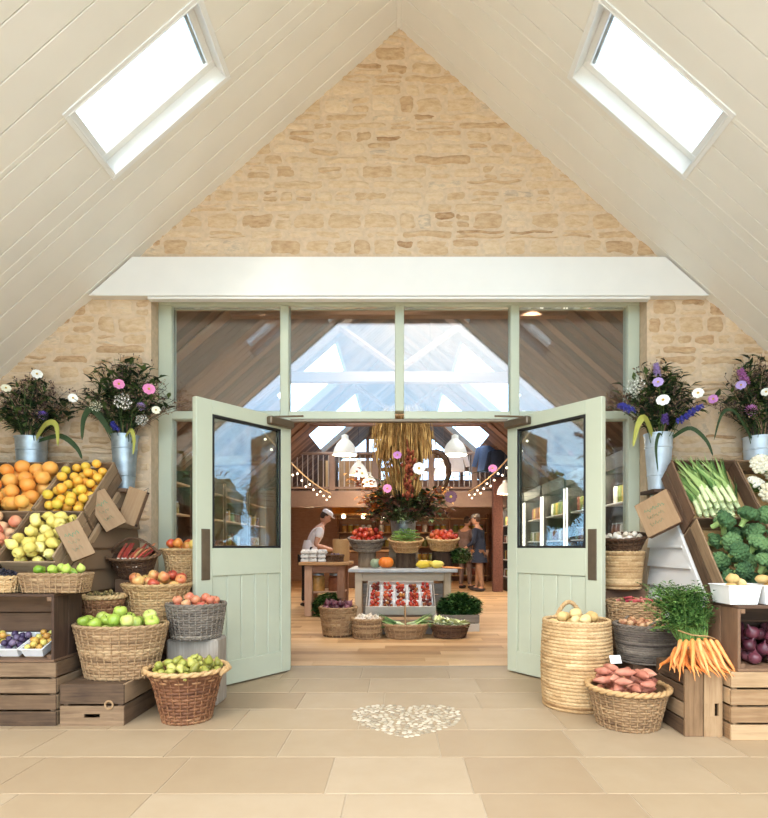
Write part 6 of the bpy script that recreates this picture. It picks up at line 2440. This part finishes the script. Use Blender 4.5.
sh = thing('back_shelves', 'tall shelves full of goods on the end wall under the mezzanine', 'shelves', T(0.4, 16.7, 0))
mb = MB()
for x in (-2.2, -1.1, 0, 1.1, 2.2):
    mb.box((x, 0, 1.0), (0.04, 0.4, 2.0))
mb.build('frame', M_SHOPWOOD, sh)
for j in range(5):
    MB().box((0, -0.001, 0.18 + 0.42 * j), (4.5, 0.39, 0.03)).build('shelf', M_OAK, sh)
for j in range(4):
    for i in range(24):
        if i % 6 == 0:
            continue
        RN.choice(KJ).put(T(0.4 - 2.2 + 0.1833 * i, 16.66, 0.1955 + 0.42 * j, s=1.25), 'jar on the tall shelves under the mezzanine', 'jar', 'jars on the tall back shelves')


for k, (x, lab) in enumerate(((-1.55, 'small white spotlight under the shop roof on the staff side'), (-0.3, 'small white spotlight under the shop roof above the middle mullion'), (1.5, 'small white spotlight under the shop roof on the fridge side'))):
    p = Vector((x, 5.75, rake_z(x) - 0.22))
    root = thing('spotlight', lab, 'spotlight', T(*p))
    d = (Vector((x * 0.35, 7.3, 0.95)) - p).normalized()
    q = d.to_track_quat('-Z', 'Y')
    m = q.to_matrix().to_4x4()
    MB().lathe([(0.0, 0.11), (0.035, 0.11), (0.045, 0.09), (0.045, -0.06), (0.04, -0.06), (0.035, -0.03), (0, -0.03)], 20, M=m).build('housing', M_ENAM, root)
    MB().tube([(0, 0, 0.03), (0, 0, 0.2)], 0.012, 6).build('bracket', M_ENAM, root)
    L = bpy.data.lights.new('spot_lamp', 'SPOT')
    L.energy, L.color, L.spot_size, L.spot_blend, L.shadow_soft_size = 125, (1, 0.88, 0.74), radians(70), 0.6, 0.05
    o = bpy.data.objects.new('spot_lamp', L)
    COL.objects.link(o)
    o.parent = root
    o.rotation_mode = 'QUATERNION'
    o.rotation_quaternion = q
    o.location = d * 0.07

# ------------------------------------------------------------------ people in the shop
def skin_mesh(pts, edges, sub=2):
    """pts: name -> (x,y,z,r); grows a smooth surface round the bones and returns its mesh data"""
    names = list(pts)
    me = bpy.data.meshes.new('bones')
    me.from_pydata([pts[n][:3] for n in names], [(names.index(a), names.index(b)) for a, b in edges], [])
    o = bpy.data.objects.new('bones', me)
    COL.objects.link(o)
    o.modifiers.new('Skin', 'SKIN')
    sv = me.skin_vertices[0].data
    for i, n in enumerate(names):
        r = pts[n][3]
        sv[i].radius = r if isinstance(r, tuple) else (r, r)
        sv[i].use_root = i == 0
    o.modifiers.new('Sub', 'SUBSURF').levels = sub
    dg = bpy.context.evaluated_depsgraph_get()
    ev = o.evaluated_get(dg)
    m2 = ev.to_mesh()
    vs = [v.co.copy() for v in m2.vertices]
    fs = [list(p.vertices) for p in m2.polygons]
    ev.to_mesh_clear()
    bpy.data.objects.remove(o)
    bpy.data.meshes.remove(me)
    return vs, fs


def sub_pts(pts, names, grow):
    return {n: (*pts[n][:3], tuple(x * grow for x in pts[n][3]) if isinstance(pts[n][3], tuple) else pts[n][3] * grow) for n in names}


def person(label, M, arms, lean=0.0, top=M_TEE, legs=M_DARKC, hat=None, sleeves=0.5, coat=False, apron=None, headturn=0.0, nod=0.2, stride=0.05):
    """stands at the origin facing +y; arms: ((elbow),(hand)) for each side, x positive to the right"""
    root = thing('person', label, 'person', M)
    P = {'pelvis': (0, 0, 0.94, (0.14, 0.10)), 'waist': (0, 0.0 + lean * 0.2, 1.08, (0.135, 0.095)), 'chest': (0, lean * 0.6, 1.30, (0.16, 0.105)), 'collar': (0, lean * 0.9, 1.43, (0.11, 0.075)),
         'neck': (0, lean * 1.05, 1.50, 0.05), 'skull': (0, lean * 1.15 + 0.015, 1.56, 0.05)}
    E = [('pelvis', 'waist'), ('waist', 'chest'), ('chest', 'collar'), ('collar', 'neck'), ('neck', 'skull')]
    for s, nm in ((-1, 'l'), (1, 'r')):
        st_ = s * stride
        P.update({'hip' + nm: (s * 0.09, 0, 0.88, 0.092), 'knee' + nm: (s * 0.10, st_ * 0.6 + 0.015, 0.49, 0.062), 'ankle' + nm: (s * 0.105, st_, 0.09, 0.042), 'toe' + nm: (s * 0.12, st_ + 0.14, 0.035, 0.034)})
        E += [('pelvis', 'hip' + nm), ('hip' + nm, 'knee' + nm), ('knee' + nm, 'ankle' + nm), ('ankle' + nm, 'toe' + nm)]
        el, ha = arms[0 if s < 0 else 1]
        P.update({'sh' + nm: (s * 0.185, lean * 0.85, 1.40, 0.062), 'el' + nm: (*el, 0.045), 'wr' + nm: (*ha, 0.029)})
        h = Vector(ha)
        d = (h - Vector(el)).normalized()
        k = h + d * 0.07
        P['palm' + nm] = (*k, 0.03)
        E += [('collar', 'sh' + nm), ('sh' + nm, 'el' + nm), ('el' + nm, 'wr' + nm), ('wr' + nm, 'palm' + nm)]
        side = d.cross(Vector((0, 0, 1))).normalized()
        for f in range(4):
            q = k + d * 0.03 + side * (f - 1.5) * 0.019
            t = q + d * (0.055, 0.065, 0.06, 0.045)[f] + Vector((0, 0, -0.02))
            P['f%d%s' % (f, nm)] = (*q, 0.010)
            P['t%d%s' % (f, nm)] = (*t, 0.008)
            E += [('palm' + nm, 'f%d%s' % (f, nm)), ('f%d%s' % (f, nm), 't%d%s' % (f, nm))]
        q = h + d * 0.04 - side * s * 0.045
        P['th' + nm] = (*q, 0.011)
        E.append(('wr' + nm, 'th' + nm))
    vs, fs = skin_mesh(P, E)
    mb = MB()
    mb.add(vs, fs, 0.5)
    # head: skull, jaw, nose, ears, lips in the same body mesh
    H = Matrix.Translation((0, lean * 1.15 + 0.035, 1.645)) @ Euler((-nod, 0, headturn)).to_matrix().to_4x4()
    hd_ = MB()
    hd_.ball((0, 0, 0), 1, 20, 16, tint=0.5)
    out = []
    for p in hd_.v:
        x, y, z = p
        w_ = 0.078 * (1 - 0.22 * max(0, -z) ** 1.5)
        yy = 0.095 * y + (0.012 * max(0, -z) if y > 0 else -0.012 * max(0, z))
        if y > 0.75 and abs(x) < 0.3:
            yy += 0.022 * max(0, 1 - abs(z + 0.12) / 0.3) * (1 - abs(x) / 0.3)       # nose
            yy -= 0.008 * max(0, 1 - abs(z - 0.22) / 0.15)                             # brow hollow
            yy += 0.006 * max(0, 1 - abs(z + 0.5) / 0.1)                               # lips
        out.append(H @ Vector((x * w_, yy, z * 0.118)))
    mb.add(out, hd_.f, 0.5)
    for s in (-1, 1):
        mb.ball((0, 0, 0), 1, 8, 6, (1, 1, 1), tint=0.5, M=H @ Matrix.LocRotScale(Vector((s * 0.077, -0.008, -0.008)), None, Vector((0.010, 0.02, 0.032))))
    mb.build('body', M_SKIN, root, ang=80)
    ey = MB()
    for s in (-1, 1):
        ey.ball((0, 0, 0), 0.010, 8, 6, tint=0.2, M=H @ Matrix.Translation((s * 0.030, 0.082, 0.012)))
    ey.build('eyes', M_HAIR, root)
    hr = MB()
    hr.ball((0, 0, 0), 1, 20, 12, tint=0.5, M=H @ Matrix.LocRotScale(Vector((0, -0.022, 0.02)), None, Vector((0.083, 0.09, 0.108))))
    hr.build('hair', M_HAIR, root)
    if hat is not None:
        hb = MB()
        hb.lathe([(0, 0.075), (0.05, 0.07), (0.085, 0.045), (0.092, 0.01), (0.09, -0.012), (0.0, -0.012)], 24, sy=1.15, M=H @ Matrix.Translation((0, -0.005, 0.068)))
        hb.ball((0, 0, 0), 1, 16, 8, tint=0.5, M=H @ Matrix.LocRotScale(Vector((0, 0.10, 0.062)), None, Vector((0.07, 0.06, 0.010))))
        hb.build('cap', hat, root)

    def cloth(nm, names, edges, grow, mat, extra=None, skirt=None):
        pts = sub_pts(P, names, grow)
        if extra:
            pts.update(extra)
        v, f = skin_mesh(pts, edges)
        b = MB()
        b.add(v, f, 0.5)
        if skirt:
            b.lathe(skirt, 28, sy=0.8, tint=0.5, c=(0, lean * 0.2, 0))
        b.build(nm, mat, root, ang=80)
    ex, nms, eds = {}, ['waist', 'chest', 'collar'], [('waist', 'chest'), ('chest', 'collar')]
    for nm in 'lr':
        s_, e_, w_ = Vector(P['sh' + nm][:3]), Vector(P['el' + nm][:3]), Vector(P['wr' + nm][:3])
        if sleeves > 1:
            ex['cuff' + nm] = (*e_.lerp(w_, 0.93), 0.042)
            nms += ['sh' + nm, 'el' + nm]
            eds += [('collar', 'sh' + nm), ('sh' + nm, 'el' + nm), ('el' + nm, 'cuff' + nm)]
        else:
            ex['cuff' + nm] = (*s_.lerp(e_, sleeves), 0.068)
            nms += ['sh' + nm]
            eds += [('collar', 'sh' + nm), ('sh' + nm, 'cuff' + nm)]
    cloth('coat' if coat else 'shirt', nms, eds, 1.24, top, ex, [(0.14, 1.22), (0.165, 1.14), (0.182, 1.0), (0.2, 0.86), (0.225, 0.66), (0.21, 0.66), (0.19, 0.86), (0.12, 1.2)] if coat else [(0.13, 1.22), (0.16, 1.12), (0.178, 1.0), (0.182, 0.9), (0.17, 0.9), (0.12, 1.2)])
    tn, te = ['pelvis'], []
    for nm in 'lr':
        tn += ['hip' + nm, 'knee' + nm, 'ankle' + nm]
        te += [('pelvis', 'hip' + nm), ('hip' + nm, 'knee' + nm), ('knee' + nm, 'ankle' + nm)]
    cloth('trousers', tn, te, 1.14, legs)
    for nm in 'lr':
        a, t = P['ankle' + nm], P['toe' + nm]
        b = MB()
        b.ball((0, 0, 0), 1, 14, 8, tint=0.5, M=Matrix.LocRotScale(Vector(((a[0] + t[0]) / 2, (a[1] + t[1]) / 2, 0.045)), Euler((0, 0, -0.1 if nm == 'r' else 0.1)), Vector((0.05, 0.14, 0.045))))
        b.build('shoe', M_SHOE, root)
    if apron is not None:
        b = MB()
        rows = []
        for (z, w_, dd) in ((0.42, 0.22, 0.15), (0.7, 0.21, 0.145), (0.98, 0.175, 0.135), (1.1, 0.16, 0.125)):
            rows.append([(w_ * sin(a), lean * max(0, z - 0.94) + dd * cos(a), z) for a in [(-1.5 + 3.0 * i / 12) for i in range(13)]])
        vs = [p for r in rows for p in r]
        n = 13
        fs = [[j * n + i, j * n + i + 1, (j + 1) * n + i + 1, (j + 1) * n + i] for j in range(3) for i in range(12)]
        o2 = len(vs)
        vs += [(p[0] * 1.06, p[1] * 1.06, p[2]) for p in vs]
        fs = [f[::-1] for f in fs] + [[o2 + i for i in f] for f in fs]
        b.add(vs, fs, 0.5)
        b.build('apron', apron, root)
    return root


person('shop worker in white T-shirt, white cap and dark apron bending over the egg boxes', T(-1.56, 9.5, 0, radians(-78), s=0.93), (((-0.24, 0.16, 1.14), (-0.12, 0.38, 1.08)), ((0.26, 0.14, 1.13), (0.14, 0.38, 1.06))),
       lean=0.27, top=M_TEE, legs=M_DARKC, hat=M_TEE, sleeves=0.6, apron=M_DARKC, nod=0.55)
person('person in dark navy coat, tan trousers and tweed cap standing beyond the table', T(1.86, 12.95, 0, radians(62)), (((-0.28, 0.04, 1.13), (-0.2, 0.24, 1.02)), ((0.28, 0.02, 1.13), (0.24, 0.2, 0.98))),
       lean=0.05, top=M_NAVY, legs=M_TAN, hat=M_CAPG, sleeves=2, coat=True, nod=0.2, stride=0.1)
person('person in long taupe coat half hidden behind the navy coat', T(1.62, 13.75, 0, radians(-50)), (((-0.27, 0.06, 1.13), (-0.16, 0.26, 1.05)), ((0.27, 0.06, 1.13), (0.2, 0.26, 1.08))),
       lean=0.04, top=M_TAUPE, legs=M_TAUPE, sleeves=2, coat=True, nod=0.2)

# ------------------------------------------------------------------ trees round the porch, seen mirrored in the glass
def tree(label, x, y, h, r, n=1300):
    root = thing('leafy_tree', label, 'tree', T(x, y, -0.12), 'trees outside the porch')
    MB().tube([(0, 0, 0), (0.05, 0, h * 0.25), (-0.04, 0.03, h * 0.6), (0, 0, h * 0.85)], [0.16, 0.13, 0.08, 0.03], 9).build('trunk', M_BARK, root)
    mb = MB()
    blobs = [(RN.uniform(-0.6, 0.6) * r, RN.uniform(-0.6, 0.6) * r, h * RN.uniform(0.38, 0.85), r * RN.uniform(0.4, 0.65)) for _ in range(9)]
    for b in blobs:
        mb.ball(b[:3], b[3] * 0.82, 14, 10, tint=0.1, lump=0.3, freq=2)
    for k in range(n):
        b = RN.choice(blobs)
        d = Vector((RN.gauss(0, 1), RN.gauss(0, 1), RN.gauss(0, 1))).normalized()
        p = Vector(b[:3]) + d * b[3] * RN.uniform(0.7, 1.0)
        mb.leaf(p, d + Vector((0, 0, -0.4)), RN.uniform(0.16, 0.3), 0.15, 0.5, 2, 0.3)
    cr_ = mb.build('crown', M_LEAF, root, ang=80)
    cr_['kind'] = 'stuff'


for i, (x, y, h, r) in enumerate(((4.4, -10.2, 4.0, 1.6), (-4.4, -10.2, 4.2, 1.6), (11.0, -4.0, 4.6, 1.8), (-11.0, -4.0, 4.6, 1.8), (0.8, -11.5, 4.2, 1.7), (6.3, -5.5, 5.0, 1.9), (-6.3, -5.5, 5.0, 1.9))):
    tree('leafy green tree outside the porch, mirrored in the glass', x, y, h, r)
for s_, nm in ((-1, 'fruit'), (1, 'vegetable')):  # leafy screens added out of view to keep sky out of the door reflections
    mb = MB()
    for k in range(16):
        mb.ball((s_ * 5.9 + RN.uniform(-0.15, 0.15), -1.2 + k * 0.62, 1.3), 1.0, 14, 12, (0.75, 0.62, 1.45 + RN.uniform(-0.1, 0.15)), tint=0.1, lump=0.25, freq=2.2)
    for k in range(5200):
        y = RN.uniform(-2.0, 8.6)
        z = RN.uniform(0.0, 2.85)
        x = s_ * (5.9 - 0.78 * sqrt(max(0.05, 1 - max(0, (z - 1.9) / 1.0) ** 2))) + RN.uniform(-0.08, 0.08)
        mb.leaf((x, y, z), (-s_ * RN.uniform(0.2, 1), RN.uniform(-1, 1), RN.uniform(-0.6, 0.8)), RN.uniform(0.08, 0.16), 0.08, 0.5, 2, 0.3)
    h_ = mb.build('sky_block_hedge', M_LEAF, ang=80)
    h_.location.z = -0.12
    tag(h_, 'tall leafy screen added to block the sky outside the porch on the %s side' % nm, 'sky_block_hedge', None, 'stuff')
